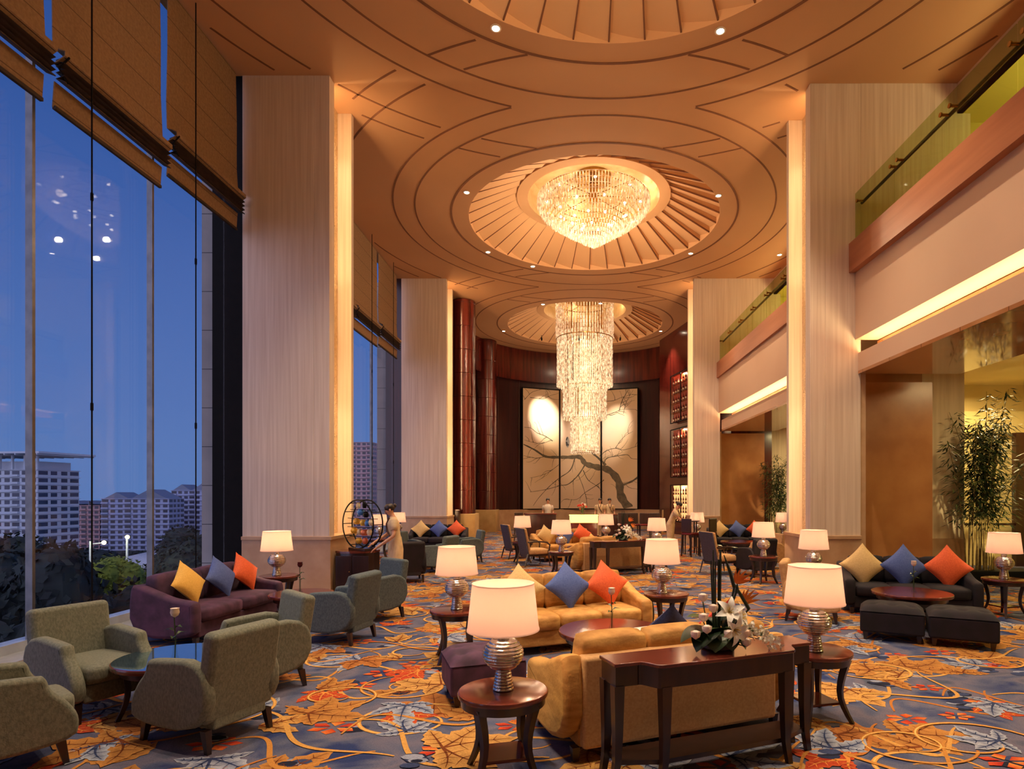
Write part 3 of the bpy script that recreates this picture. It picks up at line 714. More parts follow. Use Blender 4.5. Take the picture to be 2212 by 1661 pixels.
def make_sofa(fabric, back, L_=1.95, ncush=3):
    o = thing('sofa', 'sofa', 'sofa'); W = L_/2
    q = MB(); q.rbox(-W+.12, W-.12, -.38, .38, .09, .27, .02); q.build('seat_frame', fabric, o)
    prof = smoothpoly([(.43, .09), (-.40, .09), (-.42, .30), (-.41, .50), (-.36, .535), (-.12, .56), (.10, .64), (.30, .72), (.43, .72)], 2)
    for sg in (-1, 1):
        q = MB(); x0, x1 = (W-.15, W) if sg > 0 else (-W, -W+.15); slab(q, prof, x0, x1, .05); q.build('arm', fabric, o, smooth=.55)
    q = MB(); q.rbox(-W+.13, W-.13, .31, .44, .09, .71, .03); q.build('back_frame', back, o, smooth=1.0)
    cw = (2*W-.30)/ncush
    for i in range(ncush):
        x0 = -W+.15+i*cw
        q = MB(); q.rbox(x0+.006, x0+cw-.006, -.42, .20, .27, .43, puff=.018); q.build('seat_cushion', fabric, o, smooth=1.2)
        T = Matrix.Translation((0, .24, .60)) @ Matrix.Rotation(math.radians(-8), 4, 'X')
        q = MB(); q.rbox(x0+.006, x0+cw-.006, -.09, .09, -.20, .225, mi=0, T=T, puff=.012); q.build('back_cushion', fabric, o, smooth=1.2)
    for sx in (-1, 1):
        for sy in (-1, 1):
            q = MB(); leg(q, sx*(W-.10), sy*.36, 0, .10, .02, .028); q.build('leg', 'dark_wood', o)
    return o
def make_ottoman(fabric, w_=.70, d=.56):
    o = thing('ottoman', 'ottoman', 'ottoman')
    q = MB(); q.rbox(-w_/2, w_/2, -d/2, d/2, .10, .36, .03); q.build('base', fabric, o, smooth=1.0)
    # tufted top
    n_ = 28; vs = []; fs = []; q = MB()
    bt = [(w_*(i-1)/3.2, d*(j-.5)/2.3) for i in range(3) for j in range(2)]
    for i in range(n_+1):
        for j in range(n_+1):
            u, v = i/n_*2-1, j/n_*2-1; x, y = u*w_/2*1.01, v*d/2*1.01
            z = .36+.085*(1-abs(u)**7)*(1-abs(v)**7)
            for (bx_, by) in bt: z -= .035*math.exp(-((x-bx_)**2+(y-by)**2)/.0022)
            vs.append((x, y, z))
    for i in range(n_):
        for j in range(n_): a = i*(n_+1)+j; fs.append((a, a+n_+1, a+n_+2, a+1))
    q.add(vs, fs); q.build('tufted_top', fabric, o, smooth=1.2)
    for (bx_, by) in bt: q = MB(); q.ball((bx_, by, .412), (.014, .014, .008), seg=8, ring=5); q.build('button', fabric, o)
    for sx in (-1, 1):
        for sy in (-1, 1): q = MB(); leg(q, sx*(w_/2-.06), sy*(d/2-.06), 0, .11, .016, .03); q.build('leg', 'dark_wood', o)
    return o
def make_lamp():
    o = thing('table_lamp', 'lamp', 'lamp')
    prof = []
    def ridges(z0, z1, n_, rf, amp=.007):
        for k in range(n_):
            a = z0+(z1-z0)*k/n_; b_ = z0+(z1-z0)*(k+1)/n_
            for t in (0.02, .25, .5, .75, .98):
                z = a+(b_-a)*t; prof.append((rf((z-z0)/(z1-z0))+amp*math.sin(PI*t), z))
    ridges(0, .135, 7, lambda t: .064-.022*t, .006)
    ridges(.135, .325, 9, lambda t: .045+.080*math.sin(PI*(.04+.9*t))**.75, .008)
    ridges(.325, .43, 6, lambda t: .034+.006*t, .005)
    q = MB(); q.lathe([(.05, 0)]+prof+[(.02, .44)], 40); q.build('lamp_base', 'silver', o, smooth=1.0)
    q = MB(); q.tube([(0, 0, .43), (0, 0, .52)], .012, 8); q.build('stem', 'brass', o)
    q = MB(); q.lathe([(.232, .385), (.228, .40), (.200, .66), (.198, .68)], 48, cap=False); s_ = q.build('lamp_shade', 'shade', o, smooth=1.2)
    for zz, rr in ((.386, .232), (.679, .1985)):
        q = MB(); q.lathe([(rr+.001, zz-.004), (rr+.001, zz+.004)], 48, cap=False); q.build('trim_ring', 'shade', s_)
    q = MB(); q.ball((0, 0, .53), .028); q.build('bulb', 'bulb', o)
    return o
def lamp(loc, label, p=15):
    o = inst('lamp', make_lamp, loc, 0, label)
    light('lamp_light', 'POINT', (loc[0], loc[1], loc[2]+.53), p*1.5, (1, .70, .42), .035)
    return o
def make_side_table(r=.29, h=.55, top='mahogany'):
    o = thing('side_table', 'table', 'side table')
    q = MB(); q.lathe([(r-.02, h-.035), (r-.004, h-.03), (r, h-.016), (r-.004, h-.003), (r-.014, h), (.001, h)], 56); q.build('table_top', top, o, smooth=.7)
    q = MB(); q.lathe([(r-.05, h-.09), (r-.022, h-.085), (r-.018, h-.036), (r-.03, h-.036)], 56, cap=False); q.build('apron', 'dark_wood', o)
    for k in range(4):
        a = PI/4+k*PI/2+.25; c, s_ = math.cos(a), math.sin(a); pts = []; rad = []
        for i in range(9):
            t = i/8; z = (h-.05)*(1-t); rr = r-.045-.055*math.sin(PI*t*.9)+.07*max(0, t-.55)**1.3*2.2; pts.append((rr*c, rr*s_, z)); rad.append(.038*(1-.5*t))
        q = MB(); q.tube(pts, rad, 4, 0); q.build('leg', 'dark_wood', o, smooth=.3)
    q = MB(); q.lathe([(.001, .135), (r*.66, .135), (r*.68, .145), (r*.66, .155), (.001, .155)], 4, 0, Matrix.Rotation(.25+PI/4, 4, 'Z')); q.build('shelf', 'mahogany', o, smooth=.3)
    return o
def make_coffee_table(rx=.5, ry=.5, h=.45, top='mahogany', rim='mahogany'):
    o = thing('coffee_table', 'coffee table', 'table'); S = Matrix.Diagonal((1, ry/rx, 1, 1)); r = rx
    q = MB(); q.lathe([(.001, h-.045), (r-.03, h-.045), (r-.004, h-.038), (r, h-.02), (r-.004, h-.004), (r-.012, h)], 64, 1, S, cap=False); q.lathe([(r-.012, h), (.001, h)], 64, 0, S, cap=False); q.build('table_top', [top, rim], o, smooth=.7)
    q = MB(); q.lathe([(r-.09, h-.10), (r-.07, h-.10), (r-.06, h-.045), (r-.09, h-.045)], 48, 0, S, cap=False); q.build('apron', 'dark_wood', o)
    for k in range(4):
        a = PI/4+k*PI/2; c, s_ = math.cos(a), math.sin(a)*ry/rx; q = MB(); pts = []
        for i in range(7):
            t = i/6; pts.append(((r-.10-.03*math.sin(PI*t)+.05*t*t)*c, (r-.10-.03*math.sin(PI*t)+.05*t*t)*s_, (h-.06)*(1-t)))
        q.tube(pts, [.032-.012*i/6 for i in range(7)], 4); q.build('leg', 'dark_wood', o, smooth=.3)
    q = MB(); q.lathe([(.001, .12), (r-.16, .12), (r-.15, .135), (r-.16, .15), (.001, .15)], 40, 0, S); q.build('shelf', 'mahogany', o, smooth=.6)
    return o
def make_pillow(col, s=.44, t=.085):
    n_ = 16; q = MB(); vs = []; fs = []
    for sgn in (1, -1):
        b_ = len(vs)
        for i in range(n_+1):
            for j in range(n_+1):
                u, v = i/n_*2-1, j/n_*2-1
                k = 1-.07*(1-abs(u*v)); sx = s/2*u*(1-.10*(1-v*v)*abs(u)); sy = s/2*v*(1-.10*(1-u*u)*abs(v))
                h = t*((1-u*u)*(1-v*v))**.55
                vs.append((sx, -sgn*h, sy))
        for i in range(n_):
            for j in range(n_):
                a = b_+i*(n_+1)+j; f = (a, a+n_+1, a+n_+2, a+1); fs.append(f if sgn > 0 else f[::-1])
    q.add(vs, fs, 0, Matrix.Rotation(PI/4, 4, 'Y'))
    return q.build('throw_pillow', col, smooth=2.0)
def pillow(col, loc, rz, label, tilt=-.30, s=.44, roll=0, group=None):
    k = 'pillow'+col+str(s)
    if k not in PROTO: o = make_pillow(col, s); PROTO[k] = o
    else: o = PROTO[k].copy(); C.objects.link(o)
    o.location = loc; o.rotation_euler = (tilt, roll, rz); tag(o, label, 'pillow', group or 'throw pillows on the sofas'); return o
def make_rose_vase(dark=False):
    o = thing('rose_vase', 'vase', 'vase')
    q = MB(); q.lathe([(.03, 0), (.034, .01), (.016, .06), (.013, .14), (.022, .20)], 20, cap=False); q.build('glass_vase', 'vase_glass', o, smooth=1.0)
    q = MB(); q.tube([(0, 0, .01), (.004, 0, .16), (-.004, .004, .36)], .0045, 6); q.build('stem', 'leaf', o)
    for (a, z, l_) in ((.3, .20, .10), (2.4, .235, .09), (4.2, .18, .08), (5.3, .26, .07)):
        q = MB(); c, s_ = math.cos(a), math.sin(a)
        P = lambda u, v, h: (c*u-s_*v, s_*u+c*v, z+h)
        q.add([P(0, 0, 0), P(l_*.4, .022, .03), P(l_*.45, 0, .02), P(l_*.4, -.022, .03), P(l_, 0, .012)], [(0, 2, 1), (0, 3, 2), (1, 2, 4), (2, 3, 4)]); q.build('rose_leaf', 'leaf', o)
    q = MB(); m_ = 'stamen' if dark else 'rose_petal'
    q.lathe([(.004, .35), (.020, .362), (.028, .385), (.026, .41), (.018, .425)], 14)
    for k in range(5):
        a = k*2*PI/5; q.lathe([(.006, .352), (.026, .366), (.034, .39), (.030, .418), (.033, .424)], 5, 0, None, a, a+1.5, cap=False)
    q.build('rose', 'wine_red' if dark else 'rose_petal', o, smooth=1.2)
    return o
def make_console(L_=1.52, h=.77):
    o = thing('console_table', 'console', 'console table')
    # plan: origin at rear left corner; +x along, -y toward the front
    D0, D1 = .23, .35
    def front():
        p = [(0, -D0), (.16, -D0-.005)]
        for k in range(7): t = k/6; p.append((.17+.09*t, -D0-(D1-D0)*(t*t*(3-2*t))))
        p += [(L_/2, -D1-.008)]
        for k in range(7): t = k/6; p.append((L_-.26+.09*t, -D1+(D1-D0)*(t*t*(3-2*t))))
        p += [(L_-.16, -D0-.005), (L_, -D0)]
        return p
    pl = [(0, 0)]+front()+[(L_, 0)]
    q = MB(); q.prism(pl, h-.022, h); q.build('table_top', 'mahogany', o, smooth=.3, bevel=.004)
    ins = [(x+(.012 if x < .01 else -.012 if x > L_-.01 else 0), y+(.012 if y < -.01 else -.012)) for x, y in pl]
    q = MB(); q.prism(ins, h-.145, h-.022); q.build('apron', 'dark_wood', o, smooth=.3)
    for (x, y) in ((.035, -.035), (L_-.035, -.035), (.035, -D0+.035), (L_-.035, -D0+.035), (.30, -D1+.04), (L_-.30, -D1+.04)):
        q = MB()
        for i in range(4):
            t0, t1 = i/4, (i+1)/4; f = lambda t: .034-.016*t; g = lambda t: (.05*max(0, t-.6)**2*4*(1 if x > L_/2 else -1))
            vs = [(x+g(t)+a*f(t), y+b_*f(t), (h-.14)*(1-t)) for t in (t1, t0) for a, b_ in ((-1, -1), (1, -1), (1, 1), (-1, 1))]
            q.add(vs, [(3, 2, 1, 0), (4, 5, 6, 7), (0, 1, 5, 4), (1, 2, 6, 5), (2, 3, 7, 6), (3, 0, 4, 7)])
        q.build('leg', 'dark_wood', o, smooth=.3)
    q = MB(); q.prism([(.04, -.03), (.04, -D0+.03), (.30, -D1+.06), (L_-.30, -D1+.06), (L_-.04, -D0+.03), (L_-.04, -.03)], .14, .17); q.build('shelf', 'dark_wood', o)
    return o
def leafblade(q, base, tip, wd, droop=.02, mi=0, up=(0, 0, 1), n_=8, cup=.2):
    b_ = Vector(base); t_ = Vector(tip); d = t_-b_; s_ = d.cross(Vector(up)).normalized(); nn = s_.cross(d).normalized(); vs = []
    for i in range(n_+1):
        t = i/n_; c = b_+d*t+nn*(droop*4*t*(1-t)); w_ = wd*math.sin(PI*min(1, (t**.75)))**.8 if 0 < t < 1 else 0.0005
        vs += [tuple(c-s_*w_+nn*w_*cup), tuple(c), tuple(c+s_*w_+nn*w_*cup)]
    q.add(vs, [f for i in range(n_) for f in ((3*i, 3*i+1, 3*i+4, 3*i+3), (3*i+1, 3*i+2, 3*i+5, 3*i+4))], mi)
def make_arrangement():
    """flowers on the console: broad leaves, lilies, roses, tall reeds, bird of paradise, a trailing white spray"""
    o = thing('flower_arrangement', 'flowers', 'flowers'); R = random.Random(5)
    q = MB(); q.lathe([(.09, 0), (.11, .01), (.11, .05), (.10, .06), (.001, .06)], 24); q.build('bowl', 'dark_wood', o)
    for (a, l_, w_, z) in ((3.3, .30, .09, .05), (3.75, .27, .10, .0), (4.25, .25, .105, .0), (4.75, .24, .10, -.0), (5.2, .25, .10, .0), (5.75, .27, .09, .03), (.1, .24, .08, .14), (2.9, .22, .08, .16), (.6, .22, .08, .19), (2.4, .20, .07, .14), (6.0, .20, .08, .20), (1.5, .18, .06, .13), (4.0, .18, .08, .10), (5.0, .17, .08, .10)):
        q = MB(); leafblade(q, (math.cos(a)*.04, math.sin(a)*.04, .13 if z < .06 else z-.02), (math.cos(a)*l_, math.sin(a)*l_*.7, z+.012 if z < .06 else z+.05), w_, .035, cup=.12); q.build('broad_leaf', R.choice(['leaf', 'leaf_dark']), o, smooth=1.2)
    for k in range(13):
        x = -.02+R.uniform(-.03, .05); y = R.uniform(-.02, .03); h = R.uniform(.56, .66)
        q = MB(); q.tube([(x*.7, y, .04), (x*1.15, y, h)], .0048, 6); q.build('reed', 'reed', o)
    for (x, z, dx, dz) in ((-.10, .33, -.03, .05), (-.03, .26, 0, .04), (.08, .20, .02, .03)):
        pass
    for (x, y, z) in ((-.24, -.13, .13), (-.17, -.15, .165), (-.04, -.2, .135), (.085, -.2, .13), (.06, -.12, .235), (-.08, -.08, .28), (-.14, -.05, .35), (.11, -.17, .065), (-.165, -.10, .23)):
        q = MB(); r = .027
        q.lathe([(.003, -r), (r*.8, -r*.5), (r, .1*r), (r*.85, r*.8), (r*.5, r*1.05), (r*.2, r*.8)], 12, 0, Matrix.Translation((x, y, z)))
        for k in range(4): q.lathe([(.004, -r), (r*1.0, -r*.4), (r*1.18, r*.3), (r*1.15, r*.85)], 4, 0, Matrix.Translation((x, y, z)) @ Matrix.Rotation(k*1.57, 4, 'Z'), 0, 1.5, cap=False)
        s_ = q.build('rose', 'rose_petal', o, smooth=1.3)
        q = MB(); q.tube([(x*.5, y*.5, .05), (x, y, z-r)], .004, 5); q.build('stem', 'leaf', o)
    for (x, y, z, tx, ty, tz) in ((-.01, -.20, .165, .1, -1, -.1), (0, -.14, .26, -.3, -.9, .5), (.07, -.13, .22, .7, -.7, .3)):
        q = MB(); d = Vector((tx, ty, tz)).normalized(); a = d.cross(Vector((0, 0, 1))).normalized(); b_ = d.cross(a); c = Vector((x, y, z))
        for k in range(6):
            an = k*PI/3+.3; rd = a*math.cos(an)+b_*math.sin(an); tip = c+rd*.105+d*.03; leafblade(q, c, tip, .024, .03 if k % 2 else .02, 0, tuple(d), 8, .3)
        for k in range(5): an = k*1.256; rd = a*math.cos(an)+b_*math.sin(an); q.tube([c, c+rd*.02+d*.06], .002, 4, 1)
        q.build('lily', ['white_petal', 'stamen'], o, smooth=1.2)
    # bird of paradise
    for (p0, p1, p2, fl) in (((.05, 0, .06), (.13, .0, .40), (.05, 0, .62), None), ((.02, 0, .06), (.15, .01, .36), (.16, .01, .42), (.15, .01, .42)), ((.10, .02, .10), (.26, .02, .24), (.12, 0, .44), (.22, .02, .28))):
        q = MB(); q.tube([p0, ((p0[0]+p1[0])/2, p0[1], (p0[2]+p1[2])/2), p1], .007, 6); q.tube([p1, ((p1[0]+p2[0])/2+.005, p1[1], (p1[2]+p2[2])/2), p2], [.012, .012, .003], 6); q.build('stalk', 'reed', o)
        if fl:
            q = MB()
            for (a, l_) in ((.2, .12), (.55, .13), (.9, .12), (1.3, .11), (1.65, .10)):
                leafblade(q, fl, (fl[0]+l_*math.cos(a), fl[1]-.02, fl[2]+l_*math.sin(a)), .012, .01, 0, (0, 1, 0))
            q.build('orange_bloom', 'bird_petal', o, smooth=1.2)
    for k in range(7):
        x = .14+k*.032; q = MB(); y0 = -.10-.01*k; z0 = .16-.02*k+R.uniform(-.01, .02)
        q.tube([(.08, -.08, .1), (x*.8, y0*.9, z0+.02), (x+.05, y0, z0-.01)], .003, 5)
        for j in range(7):
            c = Vector((x+R.uniform(-.04, .05), y0+R.uniform(-.05, .04), z0+R.uniform(-.03, .03)))
            for m_ in range(4): an = R.uniform(0, 6.3); leafblade(q, c, c+Vector((math.cos(an)*.028, R.uniform(-.02, .01), math.sin(an)*.024)), .009, .004, 1, (0, -1, 0), 4)
        q.build('white_spray', ['leaf', 'white_petal'], o, smooth=1.2)
    return o
def make_wood_armchair():
    o = thing('wooden_armchair', 'chair', 'armchair')
    q = MB(); q.rbox(-.29, .29, -.30, .26, .30, .43, puff=.015); q.build('seat', 'tan_fabric', o, smooth=1.2)
    T = Matrix.Translation((0, .30, .66)) @ Matrix.Rotation(math.radians(-12), 4, 'X')
    q = MB(); q.rbox(-.27, .27, -.05, .02, -.26, .30, .03, 0, T); q.build('backrest', 'tan_fabric', o, smooth=1.0)
    q = MB(); q.rbox(-.28, .28, .022, .05, -.45, .31, .014, 0, T); q.build('back_panel', 'slate_fabric', o, smooth=1.0)
    for sx in (-1, 1):
        q = MB(); q.tube([(sx*.31, .30, .62), (sx*.32, .0, .63), (sx*.315, -.22, .60), (sx*.31, -.31, .52)], [.02, .024, .022, .018], 6); q.build('armrest', 'dark_wood', o)
        q = MB(); q.tube([(sx*.31, -.30, .55), (sx*.30, -.27, .30), (sx*.30, -.31, 0)], [.018, .026, .013], 4); q.build('leg', 'dark_wood', o)
        q = MB(); q.tube([(sx*.27, .28, .32), (sx*.28, .37, 0)], [.024, .013], 4); q.build('leg', 'dark_wood', o)
    q = MB(); q.box(-.29, .29, -.29, .27, .26, .30); q.build('seat_rail', 'dark_wood', o)
    return o
# ---- people
def person(loc, rz, label, bend=0., arms=None, cloth='uniform', sash=True, bun=True, headtilt=0., skirt=False):
    o = thing('person', label, 'person', loc, rz)
    def U(p, t=0):
        p = Vector(p)
        if p.z > .95: q = p-Vector((0, 0, .95)); q.rotate(Matrix.Rotation(bend, 3, 'X')); p = q+Vector((0, 0, .95))
        return p
    vs = []; es = []; rs = []
    def V(p, r, par=None):
        vs.append(tuple(p)); rs.append(r if isinstance(r, tuple) else (r, r)); i = len(vs)-1
        if par is not None: es.append((par, i))
        return i
    pel = V((0, 0, .93), (.13, .10)); wa = V(U((0, .0, 1.08)), (.105, .08), pel); ch = V(U((0, 0, 1.25)), (.13, .085), wa); nb = V(U((0, .01, 1.37)), (.06, .06), ch)
    nk = V(U((0, 0, 1.43)), .042, nb)
    hb = Matrix.Rotation(headtilt, 3, 'X')
    def H(p):
        q = Vector(p)-Vector((0, 0, 1.43)); q.rotate(hb); return U(q+Vector((0, 0, 1.43)))
    jw = V(H((0, -.015, 1.475)), (.052, .062), nk); hd = V(H((0, -.002, 1.545)), (.072, .088), jw); tp = V(H((0, .008, 1.60)), (.055, .066), hd)
    for sx in (-1, 1):
        hp = V((sx*.085, 0, .87), .088, pel); kn = V((sx*.09, -.01, .48), .055, hp); an = V((sx*.09, .015, .09), .036, kn); V((sx*.095, -.12, .03), (.035, .025), an)
        sh = V(U((sx*.165, .005, 1.335)), .048, ch)
        el, wr = (arms or {}).get(sx, ((sx*.22, .0, 1.06), (sx*.19, -.16, .92)))
        el = Vector(el); wr = Vector(wr); e_ = V(el, .037, sh); w_ = V(wr, .024, e_)
        d = (wr-el).normalized(); s_ = Vector((-d.y, d.x, 0)); s_ = s_.normalized() if s_.length > .01 else Vector((1, 0, 0)); u = d.cross(s_)
        pm = V(wr+d*.055, (.032, .018), w_)
        for k in range(4):
            off = s_*(k-1.5)*.016; l_ = (.055, .068, .064, .05)[k]
            a = V(wr+d*.085+off, .0085, pm); b_ = V(wr+d*(.085+l_*.5)+off-u*.006, .0078, a); V(wr+d*(.085+l_)+off-u*.018, .0065, b_)
        a = V(wr+d*.04+s_*.035, .009, w_); V(wr+d*.07+s_*.048-u*.01, .0078, a)
    me = bpy.data.meshes.new('body'); me.from_pydata(vs, es, []); me.materials.append(MATS['skin'])
    b = bpy.data.objects.new('body', me); C.objects.link(b); b.parent = o
    md = b.modifiers.new('skin', 'SKIN'); md.use_smooth_shade = True
    sv = me.skin_vertices[0].data
    for i, r in enumerate(rs): sv[i].radius = r
    sv[0].use_root = True
    ss = b.modifiers.new('ss', 'SUBSURF'); ss.levels = 1; ss.render_levels = 1
    # face
    for sx in (-1, 1):
        q = MB(); q.ball(H((sx*.029, -.083, 1.545)), (.0095, .006, .006), seg=8, ring=6); q.build('eye', 'eye', b)
        q = MB(); q.ball(H((sx*.074, .0, 1.535)), (.010, .018, .026), seg=8, ring=6); q.build('ear', 'skin', b)
    q = MB(); q.tube([H((0, -.078, 1.545)), H((0, -.094, 1.52)), H((0, -.080, 1.512))], [.006, .011, .006], 6); q.build('nose', 'skin', b)
    q = MB(); q.tube([H((-.02, -.076, 1.487)), H((0, -.084, 1.486)), H((.02, -.076, 1.487))], [.003, .006, .003], 6); q.build('mouth', 'red_cloth', b)
    # hair
    q = MB(); M = Matrix.Translation(H((0, .022, 1.57))) @ (Matrix.Rotation(bend+headtilt, 4, 'X'))
    pr = [(.001, .080)]+[(.090*math.sin(t), .080*math.cos(t)) for t in [i*PI/14 for i in range(1, 11)]]
    q.lathe(pr[::-1], 20, 0, M @ Matrix.Rotation(-.38, 4, 'X') @ Matrix.Diagonal((.90, 1.04, 1, 1)), cap=False)
    if bun: q.ball(H((0, .115, 1.56)), (.04, .035, .042), seg=12, ring=8)
    q.build('hair', 'hair', o, smooth=1.5)
    # clothing
    q = MB(); secs = [(.355-.06, None)]
    def loft(rows, m_, name, T=None):
        n_ = 20; vs_ = []; q = MB()
        for (c, rx, ry) in rows:
            for k in range(n_): a = 2*PI*k/n_; vs_.append((c[0]+rx*math.cos(a), c[1]+ry*math.sin(a), c[2]+.0))
        q.add(vs_, [(i*n_+k, i*n_+(k+1) % n_, (i+1)*n_+(k+1) % n_, (i+1)*n_+k) for i in range(len(rows)-1) for k in range(n_)]); return q.build(name, m_, o, smooth=1.5)
    loft([(U((0, 0, .84)), .165, .125), (U((0, 0, .96)), .15, .118), (U((0, 0, 1.08)), .122, .10), (U((0, -.005, 1.22)), .150, .112), (U((0, 0, 1.30)), .165, .105), (U((0, .005, 1.36)), .125, .075), (U((0, .01, 1.395)), .062, .058)], cloth, 'blouse')
    if skirt: loft([((0, 0, .10), .13, .12), ((0, 0, .5), .15, .13), ((0, 0, .8), .17, .14), ((0, 0, .93), .15, .12), ((0, 0, 1.03), .125, .105)], cloth, 'skirt')
    else:
        for sx in (-1, 1): loft([((sx*.09, .01, .08), .062, .07), ((sx*.09, 0, .45), .075, .08), ((sx*.085, 0, .72), .092, .10), ((sx*.075, 0, .92), .10, .115)], cloth, 'trouser_leg')
    for sx in (-1, 1):
        el = Vector((arms or {}).get(sx, ((sx*.22, .0, 1.06), 0))[0]); sh = U((sx*.15, .005, 1.335)); q = MB(); q.tube([sh, sh*.7+el*.3, sh*.35+el*.65], [.066, .070, .060], 12); q.build('sleeve', cloth, o, smooth=1.5)
        q = MB(); q.ball((sx*.092, -.05, .035), (.042, .11, .036), seg=12, ring=6); q.build('shoe', 'black_frame', o, smooth=1.5)
    if sash:
        q = MB(); pts = [U((-.06, -.058, 1.39)), U((-.03, -.122, 1.28)), U((.04, -.125, 1.15)), U((.11, -.09, 1.03))]; q.tube(pts, .016, 6, flat=.5)
        q.tube([U((.06, -.058, 1.39)), U((.03, -.118, 1.30)), U((0, -.128, 1.23))], .014, 6, flat=.5); q.build('collar_band', 'sash', o)
    return o
# ================================================================== PLACEMENT
def loc_on(c, rz, p):
    M = Matrix.Rotation(rz, 4, 'Z'); q = M @ Vector(p); return (c[0]+q.x, c[1]+q.y, q.z)
TH = .55
def side(xy, label, r=.29, group='round mahogany side tables'):
    return inst('side%g' % r, lambda: make_side_table(r), (xy[0], xy[1], 0), 0, label, group)
def spill(sofa_c, rz, items):
    for (col, x, lb, *rest) in items:
        y, z, ti, s = (rest+[None]*4)[:4]
        s = s or .44; pillow(col, loc_on(sofa_c, rz, (x, y if y is not None else .0, z or .43+.265)), rz+random.uniform(-.12, .12), lb, ti if ti is not None else -.42, s, random.uniform(-.06, .06))
def central(cx, cy, ex, near):
    """two facing gold sofas, console with flowers, round tables with lamps; ex: extra turn"""
    c, s_ = math.cos(ex), math.sin(ex)
    T = lambda dx, dy: (cx+c*dx-s_*dy, cy+s_*dx+c*dy)
    w_ = 'nearest the camera' if near else 'in the middle distance'
    G = make_sofa
    a = T(.24, -1.31); ra = math.radians(202)+ex
    k = 'gold sofa with its back to the camera'
    inst('goldsofa', lambda: make_sofa('gold_velvet', 'gold_back', 1.87), (*a, 0), ra, 'gold velvet sofa seen from behind, in front of the flower console' if near else 'smaller gold velvet sofa seen from behind, far console table against it')
    b_ = T(-.44, 1.28); rb = math.radians(22.5)+ex
    inst('goldsofa', None, (*b_, 0), rb, 'gold velvet sofa facing the camera with blue and orange pillows, between two lamps' if near else 'distant gold velvet sofa facing the camera, behind the far console')
    spill(b_, rb, [('pillow_beige', -.62, 'gold-beige pillow on the near front-facing gold sofa, left end' if near else 'beige diamond pillow on the distant gold sofa'), ('pillow_blue', -.02, 'slate blue pillow in the middle of the near gold sofa' if near else 'navy pillow on the distant gold sofa'), ('pillow_orange', .50, 'orange pillow on the right of the near gold sofa' if near else 'red-orange pillow on the distant gold sofa')])
    if near:
        spill(a, ra, [('pillow_navy', -.10, 'navy pillow tip showing over the back of the rear-view sofa', -.0, .68), ('pillow_red', -.62, 'red pillow tip showing over the rear-view sofa, right of the flowers', .0, .70)])
    t = T(0, 0)
    inst('ctab', lambda: make_coffee_table(.55, .55, .45), (*t, 0), .4, 'round polished coffee table between the two near gold sofas' if near else 'round coffee table between the two distant gold sofas')
    if near:
        inst('rose', make_rose_vase, (t[0]-.02, t[1]-.05, .45), 0, 'bud vase with one cream rose on the table between gold sofas')
        q = MB(); q.box(-.11, .11, -.08, .08, 0, .012); q.box(-.10, .105, -.075, .078, .012, .02); bk = q.build('menu_booklet', 'book', smooth=0); bk.location = (t[0]+.3, t[1]-.05, .45); bk.rotation_euler = (0, 0, .5); tag(bk, 'pale menu booklet on the coffee table by the navy pillow', 'booklet')
    names = {(0, 1): 'nearest, in front at centre-left', (1, 1): 'left of the front-facing gold sofa', (2, 1): 'right of the front-facing gold sofa', (3, 1): 'beside the console table on the right',
             (0, 0): 'at the left end of the distant rear-view sofa', (1, 0): 'behind the slate-backed wooden armchairs', (2, 0): 'behind the distant console flowers', (3, 0): 'at the right end of the distant console'}
    for i, (dx, dy, r, lx, ly) in enumerate(((-.86, -2.16, .29, 0, 0), (-1.67, .55, .29, 0, 0), (.79, 1.64, .27, -.06, -.03), (1.54, -1.16, .29, -.02, -.05))):
        p = T(dx, dy); nm = names[(i, 1 if near else 0)]
        side(p, 'round mahogany side table '+nm, .29)
        lamp((p[0]+lx, p[1]+ly, TH), 'ribbed silver table lamp '+nm)
    p = T(-.245, -2.16)
    inst('console', make_console, (*p, 0), math.radians(21.3)+ex, 'long mahogany console table with flowers, '+w_)
    p = T(.56, -1.97)
    inst('flowers', make_arrangement, (*p, .77), math.radians(18)+ex, 'large lily, rose and tall reed arrangement on the near console' if near else 'distant white flower arrangement on the far console')
central(.43, 6.02, 0, True)
central(.45, 15.5, math.radians(5.5), False)
inst('ott', lambda: make_ottoman('purple_velvet', .66, .56), (-.78, 5.38, 0), math.radians(20), 'tufted purple ottoman behind the nearest lamp table', 'tufted velvet ottomans')
# near left : table with four grey-green chairs
def chair(key, fab, x, y, fx, fy, label, group): return inst(key, lambda: make_armchair(fab), (x, y, 0), face(fx, fy), label, group)
g = 'grey-green velvet tub chairs'
chair('gchair', 'grey_velvet', -4.02, 5.06, .90, -.43, 'grey-green armchair facing right, its back to the window trees', g)
chair('gchair', None, -3.78, 3.93, .62, .78, 'grey-green armchair at the lower left edge, cut by the frame', g)
chair('gchair', None, -2.72, 4.52, -.93, .36, 'grey-green armchair seen from behind, nearest right of the blue-lit table', g)
chair('gchair', None, -2.92, 5.62, -.70, -.71, 'grey-green armchair on the far side of the blue-lit round table', g)
inst('btab', lambda: make_coffee_table(.45, .45, .45, 'table_black', 'mahogany'), (-3.30, 5.04, 0), 0, 'round black-topped table reflecting blue sky, red rim')
inst('rose', None, (-3.22, 4.90, .45), .8, 'glass bud vase with a white rose on the blue-lit table')
